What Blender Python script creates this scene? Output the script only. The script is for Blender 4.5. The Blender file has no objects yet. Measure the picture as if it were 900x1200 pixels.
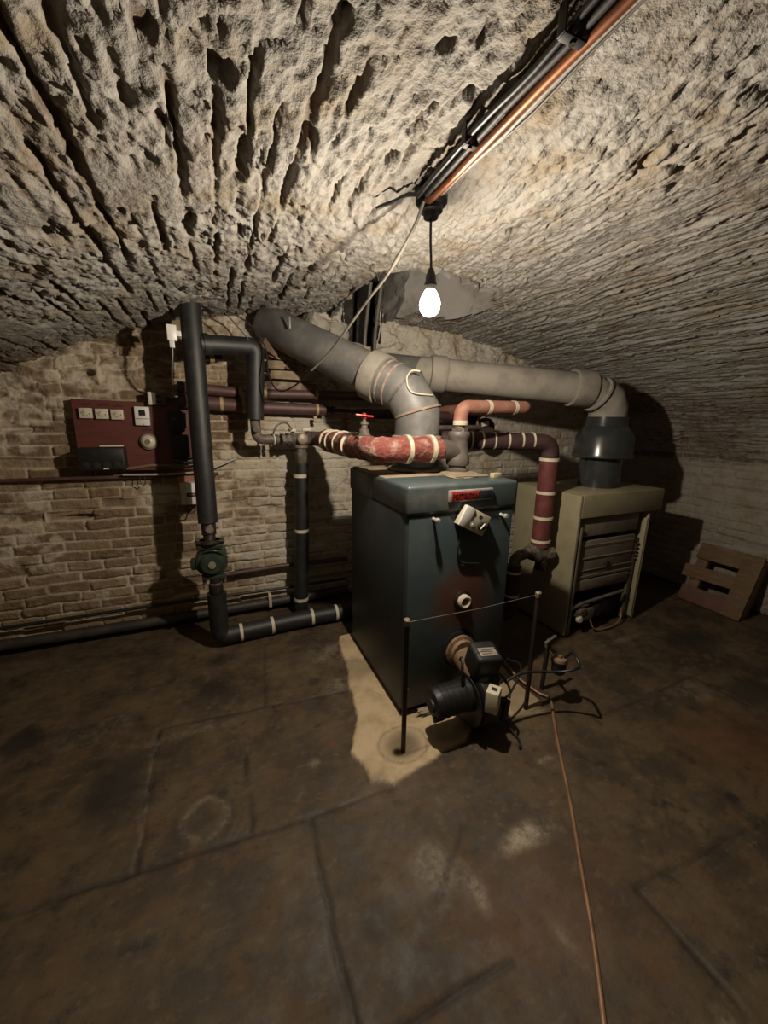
import bpy, bmesh, math, random
import numpy as np
from mathutils import Vector, Matrix, noise as mnoise

random.seed(7)
C = bpy.context.scene.collection
PI = math.pi
V = Vector

# ------------------------------------------------------------------ materials
def nodes_of(name):
    m = bpy.data.materials.new(name)
    m.use_nodes = True
    nt = m.node_tree
    return m, nt, nt.nodes['Principled BSDF']

def N(nt, kind, **kw):
    n = nt.nodes.new(kind)
    for k, v in kw.items():
        if k in n.inputs: n.inputs[k].default_value = v
        else: setattr(n, k, v)
    return n

ALB = .62
def c4(c): return (c[0]*ALB, c[1]*ALB, c[2]*ALB, 1.0)

def mixc(nt, fac, a, b):
    n = nt.nodes.new('ShaderNodeMix'); n.data_type = 'RGBA'
    for sock, val in ((n.inputs[0], fac), (n.inputs[6], a), (n.inputs[7], b)):
        if hasattr(val, 'is_linked') or isinstance(val, bpy.types.NodeSocket): nt.links.new(val, sock)
        elif isinstance(val, (int, float)): sock.default_value = val
        else: sock.default_value = c4(val)
    return n.outputs[2]

def ramp(nt, src, lo, hi):
    n = nt.nodes.new('ShaderNodeMapRange'); n.interpolation_type = 'SMOOTHSTEP'
    n.inputs[1].default_value = lo; n.inputs[2].default_value = hi
    nt.links.new(src, n.inputs[0])
    return n.outputs[0]

def mul(nt, a, b, op='MULTIPLY'):
    n = nt.nodes.new('ShaderNodeMath'); n.operation = op
    for i, v in enumerate((a, b)):
        if isinstance(v, (int, float)): n.inputs[i].default_value = v
        else: nt.links.new(v, n.inputs[i])
    return n.outputs[0]

def pnoise(nt, scale, detail=5.0, stretch=None, rough=0.6):
    g = nt.nodes.new('ShaderNodeNewGeometry')
    src = g.outputs['Position']
    if stretch:
        mp = nt.nodes.new('ShaderNodeMapping'); mp.inputs['Scale'].default_value = stretch
        nt.links.new(src, mp.inputs[0]); src = mp.outputs[0]
    n = nt.nodes.new('ShaderNodeTexNoise')
    n.inputs['Scale'].default_value = scale; n.inputs['Detail'].default_value = detail
    n.inputs['Roughness'].default_value = rough
    nt.links.new(src, n.inputs['Vector'])
    return n.outputs['Fac']

def attr(nt, name):
    a = nt.nodes.new('ShaderNodeAttribute'); a.attribute_name = name
    return a.outputs['Fac']

def bump(nt, bs, src, strength, dist):
    b = nt.nodes.new('ShaderNodeBump'); b.inputs['Strength'].default_value = strength
    b.inputs['Distance'].default_value = dist
    nt.links.new(src, b.inputs['Height']); nt.links.new(b.outputs[0], bs.inputs['Normal'])

def mat(name, col, col2=None, scale=12, rough=0.6, metal=0.0, bmp=0.0, lo=0.4, hi=0.7, dist=0.01, stretch=None):
    m, nt, bs = nodes_of(name)
    bs.inputs['Base Color'].default_value = c4(col)
    bs.inputs['Roughness'].default_value = rough
    bs.inputs['Metallic'].default_value = metal
    if col2 is not None or bmp:
        n = pnoise(nt, scale, stretch=stretch)
        if col2 is not None:
            nt.links.new(mixc(nt, ramp(nt, n, lo, hi), col, col2), bs.inputs['Base Color'])
        if bmp: bump(nt, bs, n, bmp, dist)
    return m

M = {}
M['black_foam'] = mat('black_foam', (.012, .013, .014), (.028, .028, .028), 14, .55, bmp=.12)
M['black_paint'] = mat('black_paint', (.009, .009, .010), (.018, .017, .016), 20, .5)
M['black_plastic'] = mat('black_plastic', (.010, .010, .010), (.018, .017, .015), 25, .6)
M['dark_metal'] = mat('dark_metal', (.05, .045, .04), (.10, .065, .045), 22, .5, .6, .3)
M['iron'] = mat('old_iron', (.13, .105, .085), (.27, .23, .19), 18, .62, .25, .4)
M['iron_grey'] = mat('grey_iron', (.16, .135, .12), (.25, .21, .185), 12, .55, .3, .25)
M['brass'] = mat('old_brass', (.33, .26, .17), (.45, .40, .32), 16, .5, .35, .3)
M['brown_pipe'] = mat('brown_paint', (.095, .042, .038), (.14, .075, .062), 10, .55, bmp=.15)
M['red_lag'] = mat('red_lagging', (.30, .075, .055), (.48, .30, .24), 13, .8, bmp=1.0, lo=.46, hi=.66, dist=.03)
M['maroon_lag'] = mat('maroon_lagging', (.13, .024, .022), (.20, .05, .042), 12, .75, bmp=.4)
M['dark_lag'] = mat('dark_maroon_lagging', (.04, .014, .015), (.07, .026, .026), 12, .75, bmp=.4)
M['salmon_lag'] = mat('salmon_lagging', (.37, .155, .11), (.46, .24, .17), 12, .7, bmp=.3)
M['band'] = mat('cream_band', (.80, .72, .56), (.64, .54, .39), 30, .6)
M['band_tan'] = mat('tan_band', (.52, .37, .18), (.42, .28, .13), 30, .6)
M['flue_grey'] = mat('grey_enamel', (.155, .155, .15), (.25, .235, .215), 7, .5, bmp=.15)
M['asbestos'] = mat('grey_cement', (.36, .325, .27), (.26, .235, .20), 9, .85, bmp=.3)
M['flue_joint'] = mat('fire_cement', (.36, .24, .18), (.50, .42, .34), 25, .85, bmp=.5)
M['hood'] = mat('dark_green_enamel', (.034, .039, .038), (.055, .058, .056), 8, .22)
M['wood_ply'] = mat('red_brown_board', (.165, .045, .034), (.115, .034, .027), 6, .45, stretch=(1, 1, 6))
M['cream_plastic'] = mat('cream_plastic', (.78, .72, .57), (.68, .60, .44), 14, .4)
M['white_plastic'] = mat('white_plastic', (.98, .95, .90), (.88, .84, .77), 10, .4)
M['screen'] = mat('dull_screen', (.03, .032, .03), None, rough=.2)
M['chrome'] = mat('chrome', (.80, .78, .74), (.62, .59, .54), 40, .35, .45)
M['red_paint'] = mat('red_paint', (.48, .035, .035), (.36, .03, .03), 20, .35)
M['red_badge'] = mat('red_badge', (.62, .05, .04), (.45, .05, .045), 30, .35)
M['badge_dark'] = mat('badge_dark', (.03, .04, .045), None, rough=.25)
M['badge_text'] = mat('badge_letters', (.16, .03, .03), None, rough=.4)
M['ink'] = mat('ink', (.04, .025, .02), None, rough=.8)
M['white_cable'] = mat('pale_cable', (.52, .48, .42), (.42, .38, .32), 30, .5)
M['cable_tan'] = mat('tan_cable', (.40, .36, .30), (.20, .17, .14), 5, .5)
M['grey_cable'] = mat('grey_cable', (.17, .155, .13), (.13, .12, .10), 30, .5)
M['black_cable'] = mat('black_rubber', (.015, .014, .014), (.028, .026, .024), 30, .45)
M['copper'] = mat('copper', (.60, .25, .13), (.34, .12, .07), 6, .38, .75)
M['copper_dull'] = mat('dull_copper', (.40, .22, .115), (.27, .14, .075), 14, .5, .25)
M['olive'] = mat('stove_beige', (.36, .32, .20), (.30, .262, .165), 7, .5, bmp=.06)
M['olive_dull'] = mat('dusty_grey_metal', (.19, .158, .118), (.25, .21, .155), 12, .65, bmp=.15)
M['grey_post'] = mat('grey_post', (.12, .10, .075), (.17, .145, .11), 12, .6)
M['dirty_pipe'] = mat('dirty_pipe', (.035, .028, .022), (.07, .058, .045), 10, .6, bmp=.2)
M['pallet'] = mat('stained_wood', (.150, .085, .036), (.215, .135, .064), 9, .75, bmp=.3, stretch=(1, 1, 5))
M['pallet_red'] = mat('reddish_wood', (.13, .055, .035), (.17, .08, .05), 9, .75, bmp=.3)
M['green_pump'] = mat('green_pump_paint', (.03, .048, .032), (.055, .07, .05), 16, .3)
M['label_paper'] = mat('label_paper', (.42, .38, .31), (.30, .27, .22), 60, .6)
M['tan_gasket'] = mat('rusty_gasket', (.22, .13, .07), (.36, .23, .125), 14, .8, bmp=.4)
M['loose_brick'] = mat('loose_brick', (.30, .22, .14), (.40, .31, .21), 16, .9, bmp=.7, dist=.02)
M['loose_brick_dark'] = mat('loose_brick_dark', (.19, .11, .075), (.40, .33, .25), 14, .9, bmp=.7, dist=.02)
M['stone'] = mat('rubble_stone', (.30, .27, .22), (.42, .38, .32), 12, .9, bmp=.8, dist=.03)
M['wood'] = mat('raw_wood', (.25, .165, .10), (.18, .115, .07), 9, .8, bmp=.3, stretch=(1, 6, 1))
M['dust_top'] = mat('dusty_top', (.34, .26, .17), (.45, .37, .26), 14, .8, bmp=.3)
M['paper_bit'] = mat('tan_card', (.62, .50, .30), None, rough=.8)

# boiler casing: blue-green enamel, dusty patches; heat-browned paint round the sight glass
def boiler_mat(name, front=False):
    m, nt, bs = nodes_of(name)
    n = pnoise(nt, 6)
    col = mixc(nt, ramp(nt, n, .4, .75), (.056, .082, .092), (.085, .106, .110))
    if front:
        g = nt.nodes.new('ShaderNodeNewGeometry')
        sub = nt.nodes.new('ShaderNodeVectorMath'); sub.operation = 'SUBTRACT'
        sub.inputs[1].default_value = (1.105, 1.53, .61)
        nt.links.new(g.outputs['Position'], sub.inputs[0])
        ln = nt.nodes.new('ShaderNodeVectorMath'); ln.operation = 'LENGTH'
        nt.links.new(sub.outputs[0], ln.inputs[0])
        d = mul(nt, ln.outputs['Value'], mul(nt, pnoise(nt, 9), .10, 'MULTIPLY'), 'ADD')
        inv = nt.nodes.new('ShaderNodeMapRange'); inv.interpolation_type = 'SMOOTHSTEP'
        inv.inputs[1].default_value = .29; inv.inputs[2].default_value = .12
        nt.links.new(d, inv.inputs[0])
        col = mixc(nt, mul(nt, inv.outputs[0], .95), col, (.125, .05, .03))
    nt.links.new(col, bs.inputs['Base Color'])
    bs.inputs['Roughness'].default_value = .42
    bump(nt, bs, n, .06, .01)
    return m
M['boiler'] = mat('dark_blue_green_enamel', (.032, .046, .051), (.050, .062, .064), 6, .5, bmp=.06)  # casing enamel, darker than the front panel and lid
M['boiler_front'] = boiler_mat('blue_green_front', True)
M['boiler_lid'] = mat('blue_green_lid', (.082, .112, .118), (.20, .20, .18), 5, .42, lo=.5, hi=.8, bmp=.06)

def masonry_mat(name, cols, mortar, wash, wash_lo, wash_hi):
    m, nt, bs = nodes_of(name)
    rnd = attr(nt, 'rnd'); mort = attr(nt, 'mort'); wsh = attr(nt, 'wash')
    n1 = pnoise(nt, 24, 6); n2 = pnoise(nt, 5, 5); n3 = pnoise(nt, 70, 4)
    brick = mixc(nt, rnd, cols[0], cols[1])
    brick = mixc(nt, ramp(nt, n1, .42, .68), brick, cols[2])
    brick = mixc(nt, mul(nt, ramp(nt, n2, .5, .8), .6), brick, cols[3])
    col = mixc(nt, mort, brick, mortar)
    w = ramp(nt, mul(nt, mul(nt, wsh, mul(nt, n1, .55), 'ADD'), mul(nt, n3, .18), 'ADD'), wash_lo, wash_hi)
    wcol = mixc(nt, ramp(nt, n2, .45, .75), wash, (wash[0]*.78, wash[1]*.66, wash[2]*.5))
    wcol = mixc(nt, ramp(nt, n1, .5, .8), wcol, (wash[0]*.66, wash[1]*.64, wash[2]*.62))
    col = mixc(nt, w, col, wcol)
    nt.links.new(col, bs.inputs['Base Color'])
    bs.inputs['Roughness'].default_value = .92
    bs.inputs['Specular IOR Level'].default_value = .2
    bump(nt, bs, mul(nt, n3, mul(nt, n1, .8), 'ADD'), .8, .009)
    return m
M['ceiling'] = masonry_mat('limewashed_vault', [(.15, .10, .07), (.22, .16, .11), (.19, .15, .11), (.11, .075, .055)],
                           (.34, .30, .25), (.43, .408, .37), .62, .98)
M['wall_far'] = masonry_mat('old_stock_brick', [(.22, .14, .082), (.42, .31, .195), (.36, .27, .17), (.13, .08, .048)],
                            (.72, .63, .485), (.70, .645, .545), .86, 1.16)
M['wall_right'] = masonry_mat('whitewashed_brick', [(.14, .10, .075), (.2, .15, .11), (.2, .16, .12), (.10, .065, .05)],
                              (.32, .28, .23), (.42, .38, .32), .62, .98)

def floor_mat():
    m, nt, bs = nodes_of('worn_flagstones')
    n1 = pnoise(nt, 2.6, 8, None, .68); n2 = pnoise(nt, 8, 8, None, .66); n3 = pnoise(nt, 45, 4)
    col = mixc(nt, ramp(nt, n1, .35, .7), (.046, .029, .0145), (.130, .088, .044))
    col = mixc(nt, mul(nt, ramp(nt, n2, .50, .64), .7), col, (.125, .070, .028))
    col = mixc(nt, mul(nt, ramp(nt, n2, .30, .45), 1.0), (.036, .025, .016), col)
    n4 = pnoise(nt, 17, 9, (1, 1.6, 1), .7)
    col = mixc(nt, mul(nt, ramp(nt, n4, .53, .70), .55), col, (.175, .127, .07))
    col = mixc(nt, mul(nt, ramp(nt, n4, .46, .34), .6), col, (.035, .022, .012))
    col = mixc(nt, attr(nt, 'rust'), col, (.125, .05, .02))
    col = mixc(nt, attr(nt, 'stain'), col, (.018, .012, .009))
    col = mixc(nt, mul(nt, attr(nt, 'salt'), ramp(nt, mul(nt, n2, n3, 'ADD'), .70, 1.4)), col, (.46, .40, .30))
    pad = mixc(nt, ramp(nt, n2, .4, .7), (.66, .51, .31), (.48, .355, .20))
    col = mixc(nt, attr(nt, 'pad'), col, pad)
    col = mixc(nt, mul(nt, attr(nt, 'seam'), .95), col, (.010, .007, .005))
    nt.links.new(col, bs.inputs['Base Color'])
    r = nt.nodes.new('ShaderNodeMapRange'); r.inputs[1].default_value = .3; r.inputs[2].default_value = .7
    r.inputs[3].default_value = .55; r.inputs[4].default_value = .85
    nt.links.new(n2, r.inputs[0]); nt.links.new(r.outputs[0], bs.inputs['Roughness'])
    bump(nt, bs, mul(nt, n2, mul(nt, n3, .25), 'ADD'), .28, .012)
    return m
M['floor'] = floor_mat()
M['soot'] = mat('sooty_brick', (.05, .045, .04), (.10, .09, .08), 14, .95, bmp=.5)
M['plaster'] = mat('smooth_plaster', (.30, .285, .26), (.17, .155, .135), 5, .9, bmp=.8, dist=.03)

# ------------------------------------------------------------------ mesh helpers
class MB:
    """collects shapes (world coordinates) and links them as one mesh object"""
    def __init__(self): self.bm = bmesh.new()
    def box(self, c, s, rot=None, bev=0.0, seg=2):
        bm = bmesh.new()
        bmesh.ops.create_cube(bm, size=1.0)
        bmesh.ops.scale(bm, vec=V(s), verts=bm.verts)
        if bev: bmesh.ops.bevel(bm, geom=list(bm.edges), offset=bev, segments=seg, profile=.5, affect='EDGES')
        if rot is not None: bmesh.ops.transform(bm, matrix=rot.to_4x4(), verts=bm.verts)
        bmesh.ops.translate(bm, vec=V(c), verts=bm.verts)
        return self._add(bm)
    def _add(self, bm):
        me = bpy.data.meshes.new('tmp'); bm.to_mesh(me); bm.free()
        self.bm.from_mesh(me); bpy.data.meshes.remove(me)
        return self
    def tube(self, pts, r, seg=20, bend=0.0, rough=0.0, step=None, cap=True, rfun=None, nscale=18):
        P = [V(p) for p in pts]
        if bend: P = fillet(P, bend)
        if step: P = resample(P, step)
        n = len(P)
        T = []
        for i in range(n):
            a = P[max(i-1, 0)]; b = P[min(i+1, n-1)]
            if 0 < i < n-1: t = (P[i]-a).normalized() + (b-P[i]).normalized()
            else: t = b-a
            T.append(t.normalized())
        up = V((0, 0, 1)) if abs(T[0].z) < .9 else V((1, 0, 0))
        u = T[0].cross(up).normalized()
        rings = []
        bm = bmesh.new()
        for i in range(n):
            if i: 
                ax = T[i-1].cross(T[i])
                if ax.length > 1e-6:
                    u = Matrix.Rotation(T[i-1].angle(T[i]), 3, ax.normalized()) @ u
            u = (u - T[i]*u.dot(T[i])).normalized()
            w = T[i].cross(u)
            # mitre stretch at a corner
            k = 1.0; md = None
            if 0 < i < n-1:
                d0 = (P[i]-P[i-1]).normalized(); ca = max(.3, d0.dot(T[i])); k = 1/ca
                md = (d0 - T[i]*d0.dot(T[i]))
                md = md.normalized() if md.length > 1e-5 else None
            ring = []
            rr = r if rfun is None else rfun(i/(n-1))
            for j in range(seg):
                a = 2*PI*j/seg
                o = u*math.cos(a) + w*math.sin(a)
                if md is not None: o = o + md*(o.dot(md)*(k-1))
                q = rr
                if rough:
                    q = rr*(1 + rough*(mnoise.noise((P[i]+o*rr)*nscale) + .5*mnoise.noise((P[i]+o*rr)*nscale*2.7)))
                ring.append(bm.verts.new(P[i]+o*q))
            rings.append(ring)
        for i in range(n-1):
            for j in range(seg):
                bm.faces.new((rings[i][j], rings[i][(j+1) % seg], rings[i+1][(j+1) % seg], rings[i+1][j]))
        if cap:
            bm.faces.new(rings[0][::-1]); bm.faces.new(rings[-1])
        bmesh.ops.recalc_face_normals(bm, faces=bm.faces)
        return self._add(bm)
    def lathe(self, prof, c=(0, 0, 0), axis=(0, 0, 1), seg=32):
        """prof: (radius, height along axis)"""
        ax = V(axis).normalized(); q = V((0, 0, 1)).rotation_difference(ax)
        bm = bmesh.new(); rings = []
        for (r, h) in prof:
            if r < 1e-6: rings.append([bm.verts.new(V(c)+q @ V((0, 0, h)))])
            else: rings.append([bm.verts.new(V(c)+q @ V((r*math.cos(2*PI*j/seg), r*math.sin(2*PI*j/seg), h))) for j in range(seg)])
        for a, b in zip(rings[:-1], rings[1:]):
            for j in range(seg):
                k = (j+1) % seg
                vs = [a[j if len(a) > 1 else 0], a[k if len(a) > 1 else 0], b[k if len(b) > 1 else 0], b[j if len(b) > 1 else 0]]
                u = []
                for v in vs:
                    if v not in u: u.append(v)
                if len(u) > 2: bm.faces.new(u)
        if len(rings[0]) > 1: bm.faces.new(rings[0][::-1])
        if len(rings[-1]) > 1: bm.faces.new(rings[-1])
        bmesh.ops.recalc_face_normals(bm, faces=bm.faces)
        return self._add(bm)
    def cyl(self, a, b, r, seg=24, bev=0.0):
        a = V(a); b = V(b); L = (b-a).length
        pr = [(r-bev, 0), (r, bev), (r, L-bev), (r-bev, L)] if bev else [(r, 0), (r, L)]
        return self.lathe(pr, a, b-a, seg)
    def prism(self, poly, z0, z1, bev=0.0):
        bm = bmesh.new()
        lo = [bm.verts.new((x, y, z0)) for x, y in poly]; hi = [bm.verts.new((x, y, z1)) for x, y in poly]
        n = len(poly)
        bm.faces.new(lo[::-1]); bm.faces.new(hi)
        for i in range(n): bm.faces.new((lo[i], lo[(i+1) % n], hi[(i+1) % n], hi[i]))
        bmesh.ops.recalc_face_normals(bm, faces=bm.faces)
        if bev: bmesh.ops.bevel(bm, geom=list(bm.edges), offset=bev, segments=2, profile=.5, affect='EDGES')
        return self._add(bm)
    def blob(self, c, s, rot=None, rough=.25, sub=3, nscale=3.0, seed=0.0):
        bm = bmesh.new(); bmesh.ops.create_cube(bm, size=1.0)
        bmesh.ops.subdivide_edges(bm, edges=list(bm.edges), cuts=7, use_grid_fill=True)
        for v in bm.verts:
            p = v.co.copy(); l = max(abs(p.x), abs(p.y), abs(p.z))
            v.co = p.lerp(p.normalized()*l, .35)
            k = mnoise.noise(p*nscale+V((seed, seed*2, 3))) + .5*mnoise.noise(p*nscale*2.6+V((seed, 1, seed)))
            v.co *= 1 + rough*k
        bmesh.ops.scale(bm, vec=V(s), verts=bm.verts)
        if rot is not None: bmesh.ops.transform(bm, matrix=rot.to_4x4(), verts=bm.verts)
        bmesh.ops.translate(bm, vec=V(c), verts=bm.verts)
        return self._add(bm)
    def build(self, name, m, parent=None, loc=None, angle=38):
        off = V((0, 0, 0))
        if parent is not None:
            p = parent
            while p is not None: off += p.location; p = p.parent
        elif loc is not None: off = V(loc)
        bmesh.ops.translate(self.bm, vec=-off, verts=self.bm.verts)
        me = bpy.data.meshes.new(name); self.bm.to_mesh(me); self.bm.free()
        me.polygons.foreach_set('use_smooth', [True]*len(me.polygons))
        try: me.set_sharp_from_angle(angle=math.radians(angle))
        except Exception: pass
        me.materials.append(M[m] if isinstance(m, str) else m)
        o = bpy.data.objects.new(name, me); C.objects.link(o)
        if parent is not None: o.parent = parent
        elif loc is not None: o.location = loc
        return o

def fillet(P, r, k=7):
    out = [P[0]]
    for i in range(1, len(P)-1):
        a, b, c = P[i-1], P[i], P[i+1]
        d = min(r, (a-b).length*.49, (c-b).length*.49)
        s = b+(a-b).normalized()*d; e = b+(c-b).normalized()*d
        for t in range(k+1):
            t /= k
            out.append(s*(1-t)**2 + b*2*t*(1-t) + e*t*t)
    out.append(P[-1]); return out

def resample(P, step):
    out = [P[0]]
    for a, b in zip(P[:-1], P[1:]):
        n = max(1, int((b-a).length/step))
        for i in range(1, n+1): out.append(a.lerp(b, i/n))
    return out

def smooth_path(P, n=8):
    P = [V(p) for p in P]; out = []
    for i in range(len(P)-1):
        p0 = P[max(i-1, 0)]; p1 = P[i]; p2 = P[i+1]; p3 = P[min(i+2, len(P)-1)]
        for k in range(n):
            t = k/n
            out.append(.5*((2*p1)+(p2-p0)*t+(2*p0-5*p1+4*p2-p3)*t*t+(3*p1-p0-3*p2+p3)*t**3))
    out.append(P[-1]); return out

def thing(name, label, cat, loc, group=None):
    o = bpy.data.objects.new(name, None); C.objects.link(o)
    o.empty_display_size = .05
    o.location = loc; o['label'] = label; o['category'] = cat
    if group: o['group'] = group
    return o
def tag(o, label, cat, group=None, kind=None):
    o['label'] = label; o['category'] = cat
    if group: o['group'] = group
    if kind: o['kind'] = kind
    return o
def lab(o, s): o['label'] = s; return o
def band(T, p, d, r, w, m='band', name='band'):
    p = V(p); d = V(d).normalized()
    return MB().lathe([(r*.99, -w/2), (r*1.045, -w/2), (r*1.045, w/2), (r*.99, w/2)], p, d, 24).build(name, m, T)

# ------------------------------------------------------------------ noise on arrays
def _h(ix, iy, seed):
    h = (ix.astype(np.int64)*374761393 + iy.astype(np.int64)*668265263 + seed*1274126177) & 0xffffffff
    h = ((h ^ (h >> 13))*1274126177) & 0xffffffff
    h = (h ^ (h >> 16)) & 0xffffffff
    return h/4294967295.0
def vn(x, y, seed=0):
    x, y = np.broadcast_arrays(np.asarray(x, float), np.asarray(y, float))
    ix = np.floor(x); iy = np.floor(y); fx = x-ix; fy = y-iy
    ux = fx*fx*fx*(fx*(fx*6-15)+10); uy = fy*fy*fy*(fy*(fy*6-15)+10)
    a = _h(ix, iy, seed); b = _h(ix+1, iy, seed); c = _h(ix, iy+1, seed); d = _h(ix+1, iy+1, seed)
    return (a*(1-ux)+b*ux)*(1-uy) + (c*(1-ux)+d*ux)*uy
def fbm(x, y, seed=0, oct=4, g=.5):
    s = 0; a = 1; t = 0
    for k in range(oct):
        s = s + a*vn(x*(2.03**k)+k*17.3, y*(2.03**k)+k*9.1, seed+k); t += a; a *= g
    return s/t
def sstep(a, b, x):
    t = np.clip((x-a)/(b-a), 0, 1); return t*t*(3-2*t)

def grid_object(name, P, m, attrs, keep=None):
    """P: (a, b, 3) positions -> one mesh with per-point attributes"""
    a, b, _ = P.shape
    idx = np.arange(a*b).reshape(a, b)
    q = np.stack([idx[:-1, :-1], idx[1:, :-1], idx[1:, 1:], idx[:-1, 1:]], -1).reshape(-1, 4)
    if keep is not None: q = q[keep[:-1, :-1].reshape(-1)]
    me = bpy.data.meshes.new(name)
    me.vertices.add(a*b); me.vertices.foreach_set('co', P.reshape(-1).astype(np.float32))
    n = len(q)
    me.loops.add(n*4); me.loops.foreach_set('vertex_index', q.reshape(-1).astype(np.int32))
    me.polygons.add(n)
    me.polygons.foreach_set('loop_start', np.arange(0, n*4, 4, dtype=np.int32))
    me.polygons.foreach_set('loop_total', np.full(n, 4, dtype=np.int32))
    me.polygons.foreach_set('use_smooth', np.ones(n, dtype=bool))
    me.update(calc_edges=True)
    for k, v in attrs.items():
        at = me.attributes.new(k, 'FLOAT', 'POINT')
        at.data.foreach_set('value', np.ascontiguousarray(v, dtype=np.float32).reshape(-1))
    me.materials.append(m)
    o = bpy.data.objects.new(name, me); C.objects.link(o)
    o['kind'] = 'structure'
    return o

def inside(poly, X, Y):
    r = np.zeros(X.shape, bool); n = len(poly)
    for i in range(n):
        x0, y0 = poly[i]; x1, y1 = poly[(i+1) % n]
        c = ((y0 > Y) != (y1 > Y)) & (X < (x1-x0)*(Y-y0)/(y1-y0+1e-12)+x0)
        r ^= c
    return r

# ------------------------------------------------------------------ the vault and walls
X0, X1, XC, AX, ZB, RISE, SPR = -1.6, 4.0, 1.2, 2.85, 1.0, 1.27, 1.24
YF = 3.05          # far wall
def vault_z(x): return ZB + RISE*math.sqrt(max(0, 1-((x-XC)/AX)**2))

def brick_field(u, v, bw=.265, bh=.070, seed=0, mw=.0066):
    """height, mortar mask and per-brick random for a brick wall, u along, v up"""
    uu = u + .02*(fbm(u*3, v*3, seed+1)-.5) + .012*(fbm(u*14, v*14, seed+2)-.5)
    vv = v + .045*(fbm(u*1.1, v*1.5, seed+3)-.5) + .012*(fbm(u*9, v*14, seed+4)-.5)
    row = np.floor(vv/bh); off = (row % 2)*.5 + .35*vn(row, row*0, seed+5)
    cw = bw*(.6+.75*vn(row*3.3, row*0+.5, seed+6))
    col = np.floor(uu/cw+off)
    fu = (uu/cw+off-col)*cw; fv = (vv/bh-row)*bh
    d = np.minimum(np.minimum(fu, cw-fu)*.9, np.minimum(fv, bh-fv))
    w = mw*(.55+1.1*fbm(u*9, v*9, seed+7))
    mort = 1-sstep(w*.55, w*1.25, d)
    r1 = _h(row, col, seed+8); r2 = _h(row, col, seed+9); r3 = _h(row, col, seed+10)
    h = (r1-.5)*.012 + .010*(fbm(u*16, v*22, seed+11)-.5) + .006*(fbm(u*50, v*50, seed+12, 3)-.5)
    worn = (r3 > .90)
    h = np.where(worn, h-.022*sstep(0, .012, d)-.008*fbm(u*30, v*30, seed+13), h)
    md = -.017+.036*(fbm(u*6, v*8, seed+14)-.42)
    h = h*(1-mort) + md*mort
    h = h + .02*(fbm(u*2.2, v*2.2, seed+15)-.5)
    return h, mort, r2, row, col

# --- far wall
ug = np.arange(-1.66, 4.07, .0072); vg = np.arange(0, 2.78, .0072)
U, W_ = np.meshgrid(ug, vg, indexing='ij')
h, mort, rnd, _, _ = brick_field(U, W_, seed=20)
hr_, mr_, rr_, _, _ = brick_field(U + .16*(fbm(U*5, W_*5, 91)-.5), W_ + .13*(fbm(U*4.5, W_*5, 92)-.5), bw=.19, bh=.085, seed=30)
top = np.array([vault_z(x) for x in ug])[:, None]
near_top = np.clip(sstep(.50, .12, top-W_) + sstep(1.0, 1.3, U)*sstep(1.55, 1.75, W_), 0, 1)
h = h*(1-near_top)+hr_*near_top; mort = mort*(1-near_top)+mr_*near_top; rnd = np.where(near_top > .5, rr_, rnd)
# broken rough masonry under the vault, and mortar smeared low down on the left
h = h*(1-.5*near_top) + near_top*.085*(fbm(U*9, W_*13, 51)-.5)
zone = sstep(.15, .55, U)*sstep(1.75, 1.3, U)*sstep(1.6, 1.75, W_)
h = h - .05*zone*sstep(.4, .6, fbm(U*6, W_*9, 52))
wash_light = .40 + .40*(fbm(U*1.6, W_*2.2, 53)-.5) + .30*near_top*sstep(.6, 1.2, U) + .10*near_top + .27*sstep(-.2, .6, U) + .16*sstep(1.2, 2.2, U) - .22*sstep(-.2, -1.1, U)  # limewash amount; rises left to right so the colour also carries light falloff
smear = sstep(.50, .62, fbm(U*2.6, W_*5, 54, 5) + .08*np.exp(-((U+.45)/.55)**2-((W_-.8)/.35)**2))
mort2 = np.clip(mort*(.35+.7*fbm(U*5, W_*5, 57)) + .85*smear*sstep(.3, .6, fbm(U*16, W_*24, 55)), 0, 1)
h = h - .10*np.exp(-((U+.70)**2/.035**2+(W_-1.765)**2/.020**2)**2) - .05*np.exp(-((U+.86)**2/.09**2+(W_-.855)**2/.014**2)**2) - .04*np.exp(-((U+1.05)**2/.12**2+(W_-1.42)**2/.018**2)**2)
P = np.stack([U, YF - h, W_], -1)
FLUE = [(.985, 2.0), (1.02, 1.93), (1.10, 1.95), (1.17, 2.06), (1.25, 2.10), (1.27, 2.45), (1.22, 2.72), (.99, 2.72), (.96, 2.3)]
wj = .03*(fbm(U*13, W_*13, 56)-.5)
grid_object('wall_far', P, M['wall_far'], dict(mort=mort2, rnd=rnd, wash=wash_light), ~inside(FLUE, U+wj, W_+wj))
def recess():
    mb = MB(); bm = bmesh.new(); rings = []
    for y, k in ((YF-.02, 1.06), (YF+.25, 1.1), (YF+.55, 1.1)):
        rings.append([bm.verts.new((1.11+(x-1.11)*k, y, 2.3+(z-2.3)*k)) for x, z in FLUE])
    n = len(FLUE)
    for a, b in zip(rings[:-1], rings[1:]):
        for i in range(n): bm.faces.new((a[i], b[i], b[(i+1) % n], a[(i+1) % n]))
    bm.faces.new(rings[-1])
    mb._add(bm); o = mb.build('wall_flue', 'soot'); o['kind'] = 'structure'

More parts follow.
